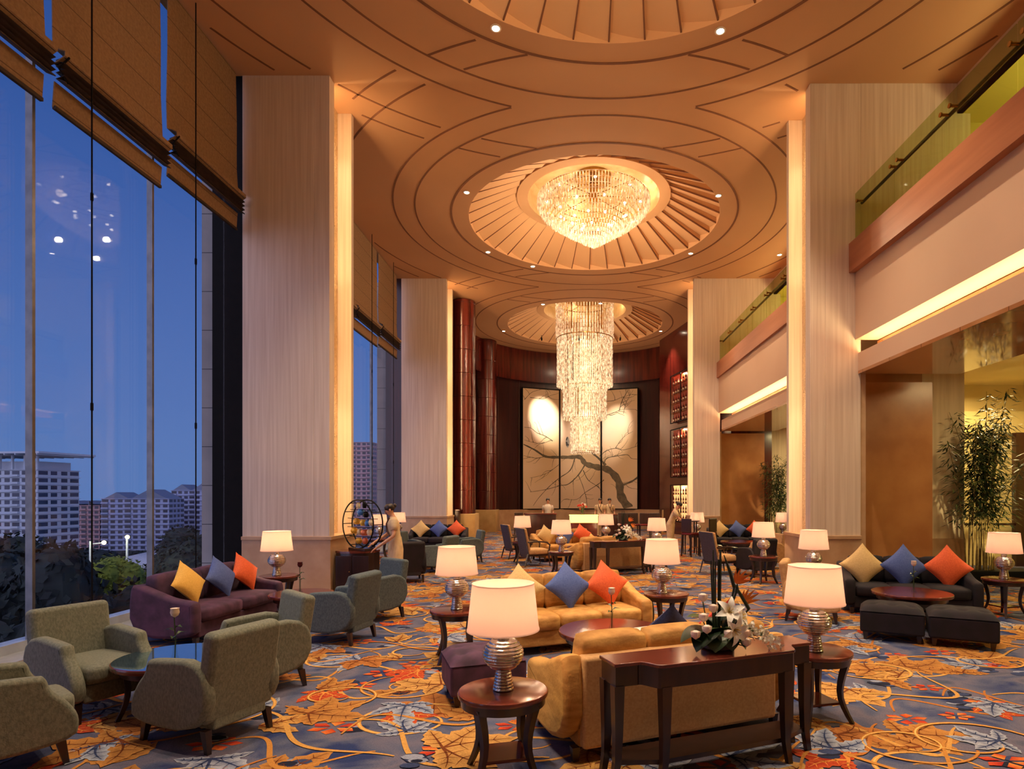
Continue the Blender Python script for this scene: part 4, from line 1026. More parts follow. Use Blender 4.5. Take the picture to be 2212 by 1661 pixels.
# next left : purple sofa, pale table, two blue-grey chairs
sr = face(.98, -.10)
sc_ = (-4.72, 8.0)
inst('psofa', lambda: make_sofa('purple_velvet', 'purple_velvet', 1.85, 2), (*sc_, 0), sr, 'dark purple velvet sofa along the window with three pillows')
spill(sc_, sr, [('pillow_yellow', -.48, 'yellow pillow on the purple window sofa'), ('pillow_blue', .12, 'blue pillow in the middle of the purple window sofa'), ('pillow_orange', .62, 'orange pillow on the far end of the purple window sofa')])
side((-4.52, 9.33), 'round side table in the corner by the near left pier'); lamp((-4.54, 9.31, TH), 'ribbed silver lamp in front of the near left pier', 22)
inst('ltab', lambda: make_coffee_table(.42, .42, .46), (-3.66, 8.2, 0), .2, 'round wooden table between purple sofa and blue-grey chairs')
q = inst('rose2', lambda: make_rose_vase(True), (-3.66, 8.15, .46), 2.0, 'bud vase with a dark rose on the table by the purple sofa')
g = 'blue-grey velvet tub chairs'
chair('bchair', 'blue_velvet', -2.86, 7.45, -.97, .22, 'blue-grey armchair seen from behind, left of the carpet aisle', g)
chair('bchair', None, -2.86, 8.72, -.62, -.78, 'blue-grey armchair turned toward the camera, behind its twin', g)
# far left bay
chair('vchair', 'black_velvet', -3.36, 12.5, -.35, .93, 'near-black velvet armchair right beside the waitress', 'dark armchairs in the far left bay')
chair('bchair', None, -3.1, 14.05, -.93, .35, 'pale grey armchair behind the dark one, facing the far window', 'pale armchairs in the far left bay')
chair('bchair', None, -4.15, 15.3, .8, -.6, 'pale green-grey armchair by the far window, facing right', 'pale armchairs in the far left bay')
chair('bchair', None, -2.75, 16.1, -.9, -.35, 'pale green-grey armchair in front of the orange pillow', 'pale armchairs in the far left bay')
inst('ctab', None, (-3.45, 15.0, 0), 0, 'small round table among the pale far left armchairs')
fs = (-4.25, 19.35)
inst('vsofa', lambda: make_sofa('black_velvet', 'black_velvet', 1.85, 3), (*fs, 0), 0.05, 'black velvet sofa before the far left pier')
spill(fs, .05, [('pillow_beige', -.56, 'beige pillow on the sofa before the far left pier'), ('pillow_blue', .02, 'blue pillow on the sofa before the far left pier'), ('pillow_orange', .58, 'orange pillow on the sofa before the far left pier')])
side((-5.40, 17.0), 'side table hidden behind the waitress, at the far window'); lamp((-5.40, 17.0, TH), 'dimmer lamp left of the waitress head')
side((-5.42, 18.9), 'side table at the left end of the far left sofa'); lamp((-5.40, 18.9, TH), 'bright lamp just right of the waitress')
# right bay
rs_ = face(-.25, -.97); rc = (5.15, 9.25)
inst('vsofa', None, (*rc, 0), rs_, 'black velvet sofa with three pillows, in front of the brown stone panel')
spill(rc, rs_, [('pillow_beige', -.60, 'beige diamond pillow on the right-hand black sofa', None, None, -.25, .50), ('pillow_blue', -.02, 'royal blue diamond pillow on the right-hand black sofa', None, None, -.25, .50), ('pillow_orange', .58, 'orange diamond pillow on the right-hand black sofa', None, None, -.25, .50)])
side((3.86, 9.62), 'side table at the foot of the near right pier', .29); lamp((3.88, 9.6, TH), 'silver lamp standing before the near right pier')
side((6.45, 8.95), 'side table at the right picture edge beneath the bamboo', .29); lamp((6.45, 8.95, TH), 'silver lamp at the right picture edge')
inst('rtab', lambda: make_coffee_table(.50, .50, .47), (4.66, 8.22, 0), .3, 'round orange-lit coffee table behind the two dark ottomans')
inst('rose', None, (4.68, 8.2, .47), 1.2, 'bud vase with a pale rose in front of the royal blue pillow')
orz = math.atan2(-.46, .89)
inst('ott2', lambda: make_ottoman('black_velvet', .70, .56), (4.03, 7.55, 0), orz, 'dark tufted ottoman, left of the pair by the black sofa', 'tufted velvet ottomans')
inst('ott2', None, (4.68, 7.21, 0), orz, 'dark tufted ottoman, right of the pair by the black sofa', 'tufted velvet ottomans')
chair('tchair', 'tan_fabric', 3.48, 8.68, .9, -.4, 'light brown armchair mostly hidden behind the big right lamp', 'light brown armchairs')
# far right bay
rc2 = (5.37, 19.3)
inst('vsofa', None, (*rc2, 0), 0, 'black velvet sofa in the far right bay')
spill(rc2, 0, [('pillow_beige', -.58, 'beige pillow on the far right bay sofa'), ('pillow_blue', .0, 'blue pillow on the far right bay sofa'), ('pillow_orange', .56, 'orange pillow on the far right bay sofa')])
side((3.98, 18.9), 'side table left of the far right bay sofa'); lamp((3.98, 18.9, TH), 'bright lamp in front of the far right pier')
side((6.68, 18.9), 'side table right of the far right bay sofa'); lamp((6.68, 18.9, TH), 'lamp half hidden behind the near right pier')
inst('ctab', None, (4.9, 17.4, 0), 0, 'round table in front of the far right bay sofa')
side((3.93, 12.25), 'round side table beside the near right pier, far side of aisle'); lamp((3.93, 12.25, TH), 'silver lamp on the round table left of the near right pier')
g = 'slate-backed wooden armchairs'
inst('wchair', make_wood_armchair, (3.42, 13.7, 0), face(.95, .35), 'slate-backed wooden armchair leaning away, left of the right pier lamp', g)
inst('wchair', None, (-.92, 15.25, 0), face(.88, .45), 'slate-backed wooden armchair at centre, nearer of the two', g)
inst('wchair', None, (-1.5, 17.0, 0), face(.88, .45), 'slate-backed wooden armchair at centre, farther of the two', g)
chair('tchair', None, 4.75, 14.7, -.95, -.2, 'light brown armchair behind the lamp table near the right pier', 'light brown armchairs')
chair('vchair', None, 4.1, 13.35, -.3, .95, 'dark armchair beside the near right pier', 'dark armchairs')
# ---- cabinet, sculpture, waitress
o = thing('low_cabinet', 'dark wooden low cabinet with rounded corner against the near left pier', 'cabinet', (-3.88, 11.05, 0))
q = MB(); pl = smoothpoly([(-.36, -.30), (.32, -.30), (.34, .28), (-.36, .28)], 1)
q.prism(pl, .04, .745); q.build('body', 'dark_wood', o, smooth=.8)
q = MB(); q.prism([(x*1.03, y*1.03) for x, y in pl], .745, .78); q.build('top', 'mahogany', o, smooth=.8)
for x in (-.17, .14): q = MB(); q.box(x-.14, x+.14, -.312, -.298, .10, .70); d = q.build('door', 'dark_wood', o, bevel=.003); q = MB(); q.ball((x+.11, -.325, .42), .012, seg=8, ring=6); q.build('knob', 'brass', d)
o = thing('ring_sculpture', 'double-ring metal frame holding small coloured vessels, on the dark cabinet', 'sculpture', (-3.80, 11.0, .78), math.radians(-34))
q = MB(); q.rbox(-.24, .24, -.13, .13, 0, .05, .01); q.build('base', 'dark_wood', o)
for y in (-.10, .10):
    q = MB(); q.tube([(.44*math.cos(a), y, .48+.44*math.sin(a)) for a in [2*PI*k/48 for k in range(49)]], .013, 6); q.build('ring', 'black_frame', o, smooth=1)
q = MB()
for k in range(12): a = 2*PI*k/12; q.tube([(.44*math.cos(a), -.10, .48+.44*math.sin(a)), (.44*math.cos(a), .10, .48+.44*math.sin(a))], .008, 5)
for z in (.25, .42, .58, .74): h = math.sqrt(.44**2-(z-.48)**2); q.tube([(-h, 0, z), (h, 0, z)], .006, 5)
q.build('crossbars', 'black_frame', o)
R = random.Random(4)
for (x, z, m_, kx) in ((-.05, .64, 'vase_blue', 1.5), (.10, .60, 'black_frame', 1), (-.16, .47, 'vase_yellow', 1.2), (.02, .45, 'vase_yellow', 1.2), (.14, .44, 'vase_blue', 1), (.25, .46, 'vase_cream', 1), (-.24, .30, 'vase_yellow', 1.3), (-.08, .28, 'vase_cream', 1), (.06, .27, 'vase_orange', 1.4), (.2, .28, 'vase_cream', 1), (-.1, .12, 'vase_yellow', 1.2), (.08, .12, 'vase_orange', 1), (-.12, .76, 'vase_cream', .8), (.06, .77, 'black_frame', .8)):
    q = MB(); q.lathe([(.03*kx, 0), (.042*kx, .03), (.045*kx, .06), (.028*kx, .09), (.036*kx, .10)], 14, 0, Matrix.Translation((x, 0, z)) @ Matrix.Scale(1.12, 4)); v_ = q.build('vessel', m_, o, smooth=1); v_['label'] = {'vase_blue': 'blue glazed vessel', 'vase_yellow': 'yellow vessel', 'vase_orange': 'terracotta vessel', 'vase_cream': 'cream vessel', 'black_frame': 'black vessel'}[m_]
person((-3.18, 10.95, 0), face(-.92, -.38), 'waitress in a cream dress with brown collar band, setting the dark cabinet', .12, {-1: ((-.24, -.10, 1.08), (-.12, -.36, .93)), 1: ((.26, -.06, 1.06), (.14, -.33, .86))}, headtilt=.38, skirt=True)
person((2.98, 17.9, 0), face(.9, -.35), 'waitress in cream uniform bending over the high tables by the wine wall', .42, {-1: ((-.22, -.32, 1.06), (-.14, -.52, .98)), 1: ((.24, -.30, 1.04), (.16, -.50, .94))}, headtilt=.25)
person((-.94, 25.2, 0), face(.1, -1), 'barman in a white shirt behind the counter left of the mural centre', .0, None, 'uniform_white', False, False)
person((1.27, 25.6, 0), face(-.3, -1), 'barmaid in cream, left of the pair behind the bar', .05, None, 'uniform', True)
person((1.66, 25.6, 0), face(.2, -1), 'barmaid in cream, right of the pair behind the bar', .05, None, 'uniform', True)
# ---- bar
o = thing('bar_counter', 'dark wooden bar counter in front of the white-shirted barman', 'counter', (-1.2, 24.3, 0))
q = MB(); q.rbox(-.62, .62, -.25, .25, .0, 1.0, .01); q.build('body', 'rosewood_dark', o); q = MB(); q.rbox(-.66, .66, -.29, .29, 1.0, 1.05, .01); q.build('top', 'mahogany', o)
o = thing('onyx_counter', 'glowing yellow onyx bar counter at the centre of the far end', 'counter', (.52, 23.6, 0))
q = MB(); q.rbox(-.52, .52, -.25, .25, .0, .70, .01); q.build('body', 'mahogany', o); q = MB(); q.rbox(-.55, .55, -.29, .29, .70, .98, .01); q.build('lit_panel', 'onyx', o)
q = MB(); q.rbox(-.57, .57, -.31, .31, .98, 1.0, .005); q.build('top', 'onyx', o)
o = thing('side_counter', 'brown wooden counter in front of the two barmaids', 'counter', (1.7, 24.2, 0))
q = MB(); q.rbox(-.45, .45, -.22, .22, 0, .98, .01); q.build('body', 'rosewood_dark', o); q = MB(); q.rbox(-.48, .48, -.25, .25, .98, 1.02, .01); q.build('top', 'mahogany', o)
o = thing('red_flowers', 'red and white flower display on the glowing counter', 'flowers', (.48, 23.55, 1.0)); R = random.Random(9)
q = MB(); q.lathe([(.06, 0), (.09, .02), (.07, .16), (.09, .2)], 16, cap=False); q.build('vase', 'vase_glass', o, smooth=1)
q = MB()
for k in range(14): a, b_ = R.uniform(0, 6.3), R.uniform(.05, .22); q.tube([(0, 0, .05), (b_*math.cos(a), b_*math.sin(a), R.uniform(.22, .42))], .006, 4)
q.build('stems', 'leaf', o)
for k in range(16): a, b_ = R.uniform(0, 6.3), R.uniform(.0, .22); q = MB(); q.ball((b_*math.cos(a), b_*math.sin(a), R.uniform(.24, .46)), .038, seg=8, ring=6); q.build('bloom', R.choice(['pillow_red', 'pillow_red', 'rose_petal']), o, smooth=1)
def make_barchair():
    o = thing('bar_chair', 'chair', 'chair')
    q = MB(); q.rbox(-.2, .2, -.2, .2, .62, .70, .03); q.build('seat', 'wine_red', o)
    q = MB(); q.rbox(-.19, .19, .16, .20, .70, 1.10, .02); q.build('backrest', 'dark_wood', o)
    for sx in (-1, 1):
        for sy in (-1, 1): q = MB(); leg(q, sx*.17, sy*.17, 0, .64, .014, .018, sx*.02, sy*.02); q.build('leg', 'dark_wood', o)
    q = MB(); q.tube([(-.17, -.18, .25), (.17, -.18, .25)], .01, 5); q.build('footrest', 'brass', o)
    return o
for i, (x, y, a, lb) in enumerate(((2.0, 22.6, 0, 'dark high-backed bar chair, leftmost of the far right row'), (2.4, 22.7, .1, 'dark high-backed bar chair, second of the far right row'), (2.8, 22.6, -.1, 'dark high-backed bar chair, third of the far right row'), (3.2, 22.7, 0, 'dark high-backed bar chair, rightmost of the far right row'), (-1.9, 23.2, .6, 'dark bar chair left of the barman'), (3.5, 17.5, 2.2, 'red-seated high stool chair beside the bending waitress'), (4.05, 17.75, -2.4, 'red-seated high chair in front of the far right pier lamp'))):
    inst('barchair', make_barchair, (x, y, 0), a, lb, 'high bar chairs')
o = thing('high_table', 'small black high table the far waitress leans over', 'table', (3.62, 18.25, 0))
q = MB(); q.lathe([(.28, .98), (.3, .99), (.3, 1.01), (.001, 1.01)], 32); q.build('table_top', 'dark_wood', o)
for sx in (-1, 1):
    for sy in (-1, 1): q = MB(); leg(q, sx*.17, sy*.17, 0, .98, .014, .018); q.build('leg', 'dark_wood', o)
o = thing('host_stand', 'narrow dark wooden stand between far left pier and round column', 'stand', (-4.35, 22.55, 0)); q = MB(); q.rbox(-.2, .2, -.2, .2, 0, 1.2, .01); q.build('body', 'rosewood_dark', o); q = MB(); q.box(-.24, .24, -.24, .24, 1.2, 1.24, 0, Matrix.Rotation(.0, 4, 'X')); q.build('top', 'rosewood', o)
# ---- wine wall
mb = MB(); mb.box(-3.0, 1.7, .03, .2, 0, ZC, 0, Matrix.Translation((4.98, 26.4, 0)) @ Matrix.Rotation(face(-.976, -.219), 4, 'Z')); struct('wall_wine', mb, 'rosewood', smooth=0)
R = random.Random(21)
cases = ((5.05, 7.15, 'upper lit wine display case'), (2.6, 4.7, 'middle lit wine display case'), (.62, 2.2, 'lower lit wine display case'))
bott = None; nb = 0
for ci, (z0, z1, nm) in enumerate(cases):
    o = thing('wine_case', nm+' in the wall right of the mural', 'display case', (4.98, 26.4, z0), face(-.976, -.219))
    W = 1.12; H_ = z1-z0
    q = MB(); q.box(-W, W, -.02, .0, 0, H_); q.build('back_panel', 'niche_red' if ci < 2 else 'shelf_glow', o)
    q = MB()
    for (a, b_, c, d) in ((-W-.04, W+.04, -.04, 0), (-W-.04, W+.04, H_, H_+.04), (-W-.04, -W, 0, H_), (W, W+.04, 0, H_), (-.03, .03, 0, H_)): q.box(a, b_, -.17, -.14, c, d)
    q.build('frame', 'black_frame', o)
    light('case_light', 'AREA', loc_on((4.98, 26.4), face(-.976, -.219), (0, -.1, z1-.02)), 14, (1, .7, .4), shape='RECTANGLE', size=.1, size_y=.1)
    ns = 5 if H_ > 1.8 else 4
    for k in range(ns):
        zz = k*H_/ns
        if k: q = MB(); q.box(-W, W, -.14, -.02, zz-.012, zz); q.build('glass_shelf', 'brass', o)
        for j in range(8):
            x = -W+.17+j*(2*W-.34)/7
            if abs(x) < .08: continue
            if bott is None:
                q = MB(); q.lathe([(.034, 0), (.037, .01), (.037, .19), (.014, .24), (.013, .30), (.001, .302)], 12); bott = q.build('wine_bottle', 'wine_red', smooth=.8); q = MB(); q.lathe([(.038, .06), (.038, .14)], 12, cap=False); lb_ = q.build('label', 'wine_label', bott); bo = bott
            else: bo = copy_tree(bott)
            lp = loc_on((4.98, 26.4), face(-.976, -.219), (x, -.08, z0+zz+.002)); bo.location = lp; bo.scale = (1, 1, 1)
            tag(bo, 'wine bottle standing in the '+nm, 'bottle', 'bottles in the '+nm)
# ---- mural : three panels with a bare tree
def mural():
    pan = ((-2.47, 31.22, -.62, 32.0, 7.32), (-.52, 32.06, 1.60, 32.06, 7.36), (1.70, 32.0, 3.50, 31.35, 7.32))
    zb = 1.06; R = random.Random(12)
    # branches in mural coordinates (px in the photograph's mural, then wrapped on panels)
    strokes = []
    def br(pts, r0, r1): strokes.append((pts, r0, r1))
    S = 270/1546
    def P(x, y): return (1120+x*S, 820+y*S)
    br([P(*p) for p in ((1370, 1600), (1270, 1440), (1240, 1260), (1120, 1120), (960, 1080), (830, 1040), (760, 960), (640, 960), (480, 960), (330, 950), (200, 870), (60, 800))], 6.8*4.2, 3)
    br([P(*p) for p in ((1300, 1300), (1400, 1260), (1475, 1210))], 9, 7)
    br([P(*p) for p in ((1080, 1060), (1000, 980), (900, 900), (840, 860))], 12, 5)
    br([P(*p) for p in ((1060, 1040), (1100, 970), (1250, 940), (1350, 930), (1400, 975), (1480, 985))], 5, 1.5)
    br([P(*p) for p in ((1000, 950), (1090, 880), (1200, 850), (1300, 870), (1480, 820))], 4, 1.5)
    br([P(*p) for p in ((1200, 850), (1260, 760), (1330, 690), (1420, 640))], 3, 1)
    br([P(*p) for p in ((830, 1040), (740, 1180), (620, 1290), (520, 1310), (330, 1360), (140, 1390))], 6, 1.5)
    br([P(*p) for p in ((700, 960), (640, 1120), (500, 1220), (380, 1320), (250, 1460), (180, 1560))], 5, 1.5)
    br([P(*p) for p in ((800, 1120), (860, 1240), (960, 1310), (1060, 1400))], 4, 1)
    br([P(*p) for p in ((1060, 1240), (960, 1310), (820, 1400), (720, 1480), (560, 1480))], 4, 1)
    br([P(*p) for p in ((740, 1180), (800, 1330), (840, 1480), (850, 1590))], 3, 1.2)
    br([P(*p) for p in ((500, 1050), (380, 1140), (260, 1190), (140, 1215))], 2.5, 1)
    br([P(*p) for p in ((330, 950), (230, 970), (150, 960), (60, 940))], 3, 1.4)
    br([P(*p) for p in ((420, 760), (330, 700), (230, 660), (150, 600), (70, 590))], 4, 1.5)
    br([P(*p) for p in ((400, 750), (280, 790), (150, 770), (70, 745))], 2.5, 1)
    br([P(*p) for p in ((70, 250), (160, 160), (250, 130), (340, 110))], 2.5, 1); br([P(*p) for p in ((140, 220), (300, 240), (390, 200), (500, 170))], 2.5, 1)
    br([P(*p) for p in ((1060, 450), (1180, 410), (1290, 370), (1450, 370))], 3.5, 1); br([P(*p) for p in ((1250, 380), (1280, 270), (1330, 180), (1370, 120))], 4, 1.2)
    br([P(*p) for p in ((1070, 270), (1180, 260), (1280, 220), (1420, 180))], 3, 1); br([P(*p) for p in ((1300, 420), (1320, 330), (1350, 250), (1420, 130))], 2.5, 1)
    base = list(strokes)
    for (pts, r0, r1) in base:
        for _ in range(4 if r0 < 10 else 7):
            i = R.randrange(len(pts)-1); t = R.random(); x = pts[i][0]+(pts[i+1][0]-pts[i][0])*t; y = pts[i][1]+(pts[i+1][1]-pts[i][1])*t
            a = R.choice([1, -1])*R.uniform(.4, 1.2)+math.atan2(pts[i+1][1]-pts[i][1], pts[i+1][0]-pts[i][0]); q = [(x, y)]; l_ = R.uniform(6, 15)
            for k in range(4): a += R.uniform(-.5, .5); x += l_*math.cos(a)*.6; y += l_*math.sin(a)*.6; q.append((x, y))
            strokes.append((q, R.uniform(1.6, 2.6), .7))
    nm = ['left', 'middle', 'right']
    for pi, (xa, ya, xb, yb, zt) in enumerate(pan):
        o = thing('mural_panel', 'tall framed mural panel of a bare branching tree, %s of three' % nm[pi], 'painting', (xa, ya, zb), math.atan2(yb-ya, xb-xa), 'mural panels on the curved end wall')
        W = math.hypot(xb-xa, yb-ya); H_ = zt-zb
        q = MB(); q.box(0, W, -.03, 0, 0, H_); q.build('canvas', 'canvas', o, smooth=0)
        q = MB()
        for (a, b_, c, d) in ((-.05, 0, -.05, H_+.05), (W, W+.05, -.05, H_+.05), (-.05, W+.05, -.05, 0), (-.05, W+.05, H_, H_+.05)): q.box(a, b_, -.06, .02, c, d)
        q.build('frame', 'black_frame', o, smooth=0)
        def wrap(px, py):
            # camera ray -> panel plane
            dx = (px-1232)/1300; t = None
            ux, uy = (xb-xa)/W, (yb-ya)/W
            # solve xa+ux*s = dx*Y ; ya+uy*s = Y
            s_ = (dx*ya-xa)/(ux-dx*uy); Y = ya+uy*s_
            return s_, HC+(1068-py)/1300*Y-zb
        q = MB(); off = 0
        for si, (pts, r0, r1) in enumerate(strokes):
            # resample smooth
            pp = []
            for i in range(len(pts)-1):
                p0 = pts[max(i-1, 0)]; p1 = pts[i]; p2 = pts[i+1]; p3 = pts[min(i+2, len(pts)-1)]
                for k in range(5):
                    t = k/5; f = lambda a, b_, c, d: .5*(2*b_+(c-a)*t+(2*a-5*b_+4*c-d)*t*t+(3*b_-a-3*c+d)*t**3); pp.append((f(p0[0], p1[0], p2[0], p3[0]), f(p0[1], p1[1], p2[1], p3[1])))
            pp.append(pts[-1]); Lr = []
            n_ = len(pp)
            for i, p in enumerate(pp):
                a = pp[min(i+1, n_-1)]; b_ = pp[max(i-1, 0)]; dx, dy = a[0]-b_[0], a[1]-b_[1]; h = math.hypot(dx, dy) or 1
                w_ = (r0+(r1-r0)*(i/(n_-1))**.8)*S*1.35*.62*(2.4 if r0 > 20 else 1.7)*(1+.15*math.sin(i*1.7)); Lr.append((wrap(p[0]-dy/h*w_, p[1]+dx/h*w_), wrap(p[0]+dy/h*w_, p[1]-dx/h*w_)))
            z = -.031-.00012*si
            for i in range(n_-1):
                (l0, r0_), (l1, r1_) = Lr[i], Lr[i+1]
                qs = [l0, l1, r1_, r0_]
                if any(.01 < c[0] < W-.01 and .01 < c[1] < H_-.01 for c in qs):
                    qs = [(min(max(c[0], .005), W-.005), min(max(c[1], .005), H_-.005)) for c in qs]
                    q.add([(c[0], z, c[1]) for c in qs], [(0, 1, 2, 3)])
        if q.v: pb = q.build('painted_branches', 'paint_branch', o, smooth=0); pb['kind'] = 'stuff'
        if pi == 1:
            q = MB()
            for (bx_, by) in ((1226, 955),): s_, z = wrap(bx_, by); q.lathe([(.001, 0), (.10, .001), (.001, .002)], 10, 0, Matrix.Translation((s_, -.045, z)) @ Matrix.Rotation(PI/2, 4, 'X') @ Matrix.Diagonal((1.0, 3.0, 1, 1)))
            q.build('painted_bird', 'paint_bird', o)
mural()
for (x, z, p) in ((-1.35, 5.7, 3600), (2.35, 5.2, 1700), (.4, 4.6, 700)):
    s_ = light('mural_spot', 'SPOT', (x, 28.4, 8.9), p, (1, .84, .66), .05, spot_size=math.radians(26), spot_blend=.9); aim(s_, (x, 31.8, z))
    o = thing('track_spotlight', {-1.35: 'small spotlight aimed at the left mural panel', 2.35: 'small spotlight aimed at the right mural panel', .4: 'small spotlight aimed at the middle mural panel'}[x], 'spotlight', (x, 28.3, ZC-.02)); q = MB(); q.tube([(0, 0, 0), (0, 0, -.12)], .015, 6); q.tube([(0, -.02, -.12), (0, .1, -.2)], .04, 10); q.build('head', 'black_frame', o)
# ---- ceiling downlights
def make_down():
    o = thing('downlight', 'downlight', 'ceiling light')
    q = MB(); q.lathe([(.085, 0), (.09, -.012), (.062, -.016), (.058, 0)], 24, cap=False); q.build('trim_ring', 'white_ceramic', o)
    q = MB(); q.lathe([(.058, -.008), (.001, -.008)], 24, cap=False); q.build('lens', 'downlight', o)
    return o
for (px, py, lb) in ((1071, 60, 'bright round downlight at the rim of the front dome, left one'), (1556, 66, 'bright round downlight at the rim of the front dome, right one'), (1008, 415, 'downlight left of the bowl chandelier, near the dome rim'), (1552, 422, 'downlight right of the bowl chandelier, near the dome rim'),
                     (1054, 544, 'downlight below left of the bowl chandelier'), (1492, 547, 'starry downlight below right of the bowl chandelier'), (1151, 575, 'downlight on the far rim of the middle dome'), (1173, 657, 'downlight left above the tall chandelier'), (1297, 655, 'downlight right above the tall chandelier'),
                     (1088, 715, 'downlight left of the tall chandelier near the round columns'), (1427, 715, 'downlight right of the tall chandelier'), (1684, 550, 'small downlight by the near right pier')):
    D = 7.5*1300/(1068-py); x = (px-1232)*D/1300
    inst('down', make_down, (x, D, ZC), 0, lb, 'ceiling downlights')
    light('downlight_beam', 'SPOT', (x, D, ZC-.05), 620, (1, .76, .52), .05, (0, 0, 0), spot_size=math.radians(84), spot_blend=.8)
for i, (dx, dy) in enumerate(((-3.1, 1.85), (3.1, 1.85), (-3.1, -1.85), (3.1, -1.85), (-1.86, -3.08), (1.86, -3.08))):
    inst('down', make_down, (DX+dx, 6.6+dy, ZC), 0, 'downlight on the front dome rim, above the picture', 'ceiling downlights')
    light('downlight_beam', 'SPOT', (DX+dx, 6.6+dy, ZC-.05), 620, (1, .78, .55), .05, (0, 0, 0), spot_size=math.radians(84), spot_blend=.8)
# ---- chandeliers
def drops(q, n_, R, z, ln, r=.012, jit=0., rnd=random):
    """a ring of hanging prism strings"""
    for k in range(n_):
        a = 2*PI*(k+.5*(int(z*100) % 2))/n_; rr = R+rnd.uniform(-jit, jit); x, y = rr*math.cos(a), rr*math.sin(a); l_ = ln*rnd.uniform(.9, 1.08)
        q.add([(x, y, z), (x+r, y, z-l_*.15), (x, y+r, z-l_*.15), (x-r, y, z-l_*.15), (x, y-r, z-l_*.15), (x+r*.8, y, z-l_*.8), (x, y+r*.8, z-l_*.8), (x-r*.8, y, z-l_*.8), (x, y-r*.8, z-l_*.8), (x, y, z-l_)],
              [(0, 1, 2), (0, 2, 3), (0, 3, 4), (0, 4, 1)]+[(1+i, 5+i, 5+(i+1) % 4, 1+(i+1) % 4) for i in range(4)]+[(5, 9, 6), (6, 9, 7), (7, 9, 8), (8, 9, 5)])
R = random.Random(2)
o = thing('crystal_chandelier', 'bowl-shaped crystal chandelier under the middle ceiling dome', 'chandelier', (DX, 16.7, 0))
q = MB(); q.lathe([(.5, 10.5), (.5, 10.66)], 32); q.lathe([(.12, 10.5), (.12, 9.9)], 16)
for rr, zz in ((1.5, 10.0), (1.2, 10.0), (.8, 10.0)): q.tube([(rr*math.cos(a), rr*math.sin(a), zz) for a in [2*PI*k/48 for k in range(49)]], .015, 6)
for k in range(8): a = k*PI/4; q.tube([(0, 0, 10.1), (1.5*math.cos(a), 1.5*math.sin(a), 10.0)], .012, 5)
q.build('frame', 'brass', o)
prof = [(1.55, 9.98, .26, 120), (1.50, 9.86, .24, 120), (1.44, 9.74, .20, 112), (1.36, 9.64, .17, 108), (1.27, 9.55, .15, 100), (1.17, 9.46, .14, 92), (1.06, 9.38, .13, 84), (.95, 9.30, .12, 76), (.84, 9.22, .12, 68), (.73, 9.15, .11, 60), (.62, 9.08, .11, 52), (.51, 9.01, .10, 44), (.41, 8.94, .10, 36), (.31, 8.87, .10, 28), (.21, 8.81, .09, 20), (.12, 8.76, .09, 12), (.04, 8.72, .10, 5)]
for i, (rr, zz, ln, n_) in enumerate(prof):
    q = MB(); drops(q, n_, rr, zz, ln, .016, .012, R)
    if rr > .3: q.tube([(rr*math.cos(a), rr*math.sin(a), zz+.002) for a in [2*PI*k/40 for k in range(41)]], .006, 4)
    t = q.build('crystal_tier', 'crystal', o, smooth=0); t['kind'] = 'stuff'
for k in range(24):
    a = 2*PI*k/24; rr = (1.3, .95, .6)[k % 3]; q = MB(); q.ball((rr*math.cos(a), rr*math.sin(a), (9.93, 9.66, 9.4)[k % 3]), .035, seg=8, ring=6); q.build('bulb', 'bulb', o)
o = thing('tiered_chandelier', 'tall three-tier crystal chandelier hanging before the tree mural', 'chandelier', (DX, 26.8, 0))
q = MB(); q.lathe([(1.0, 10.5), (1.0, 10.56)], 32)
for k in range(6): a = k*PI/3+.3; q.tube([(.8*math.cos(a), .8*math.sin(a), 10.5), (.8*math.cos(a), .8*math.sin(a), 8.6)], .03, 6)
for k in range(3): a = k*2*PI/3; q.tube([(.6*math.cos(a), .6*math.sin(a), 10.5), (.6*math.cos(a), .6*math.sin(a), 3.72)], .02, 6)
for rr, zz in ((1.26, 10.3), (1.26, 8.7), (.94, 6.6)):
    for k in range(3): a = k*2*PI/3; q.tube([(.6*math.cos(a), .6*math.sin(a), zz), (rr*math.cos(a), rr*math.sin(a), zz)], .015, 5)
for rr, zz in ((1.26, 10.3), (1.26, 8.7), (.94, 6.6), (.6, 5.2), (.6, 3.72)): q.tube([(rr*math.cos(a), rr*math.sin(a), zz) for a in [2*PI*k/40 for k in range(41)]], .02, 6)
q.build('frame', 'brass', o)
def curtain(R_, z1, z0, n_, m_, name):
    q = MB(); zz = z1; i = 0
    while zz > z0+.05:
        ln = min(.19, zz-z0)
        drops(q, n_, R_, zz, ln*1.05, .022, .02, R); zz -= .18; i += 1
    t = q.build(name, m_, o, smooth=0); t['kind'] = 'stuff'
curtain(1.27, 10.35, 8.7, 64, 'crystal', 'upper_crystal_strings'); curtain(1.22, 8.75, 6.55, 84, 'crystal_lit', 'crystal_tier'); curtain(1.0, 9.0, 6.4, 40, 'crystal_lit', 'inner_crystal_strings')
curtain(.96, 6.75, 5.12, 66, 'crystal_lit', 'crystal_tier'); curtain(.62, 5.3, 3.62, 48, 'crystal_lit', 'crystal_tier'); curtain(.4, 5.3, 3.75, 24, 'crystal_lit', 'inner_crystal_strings')
curtain(.7, 8.5, 5.3, 30, 'crystal_lit', 'inner_crystal_strings')
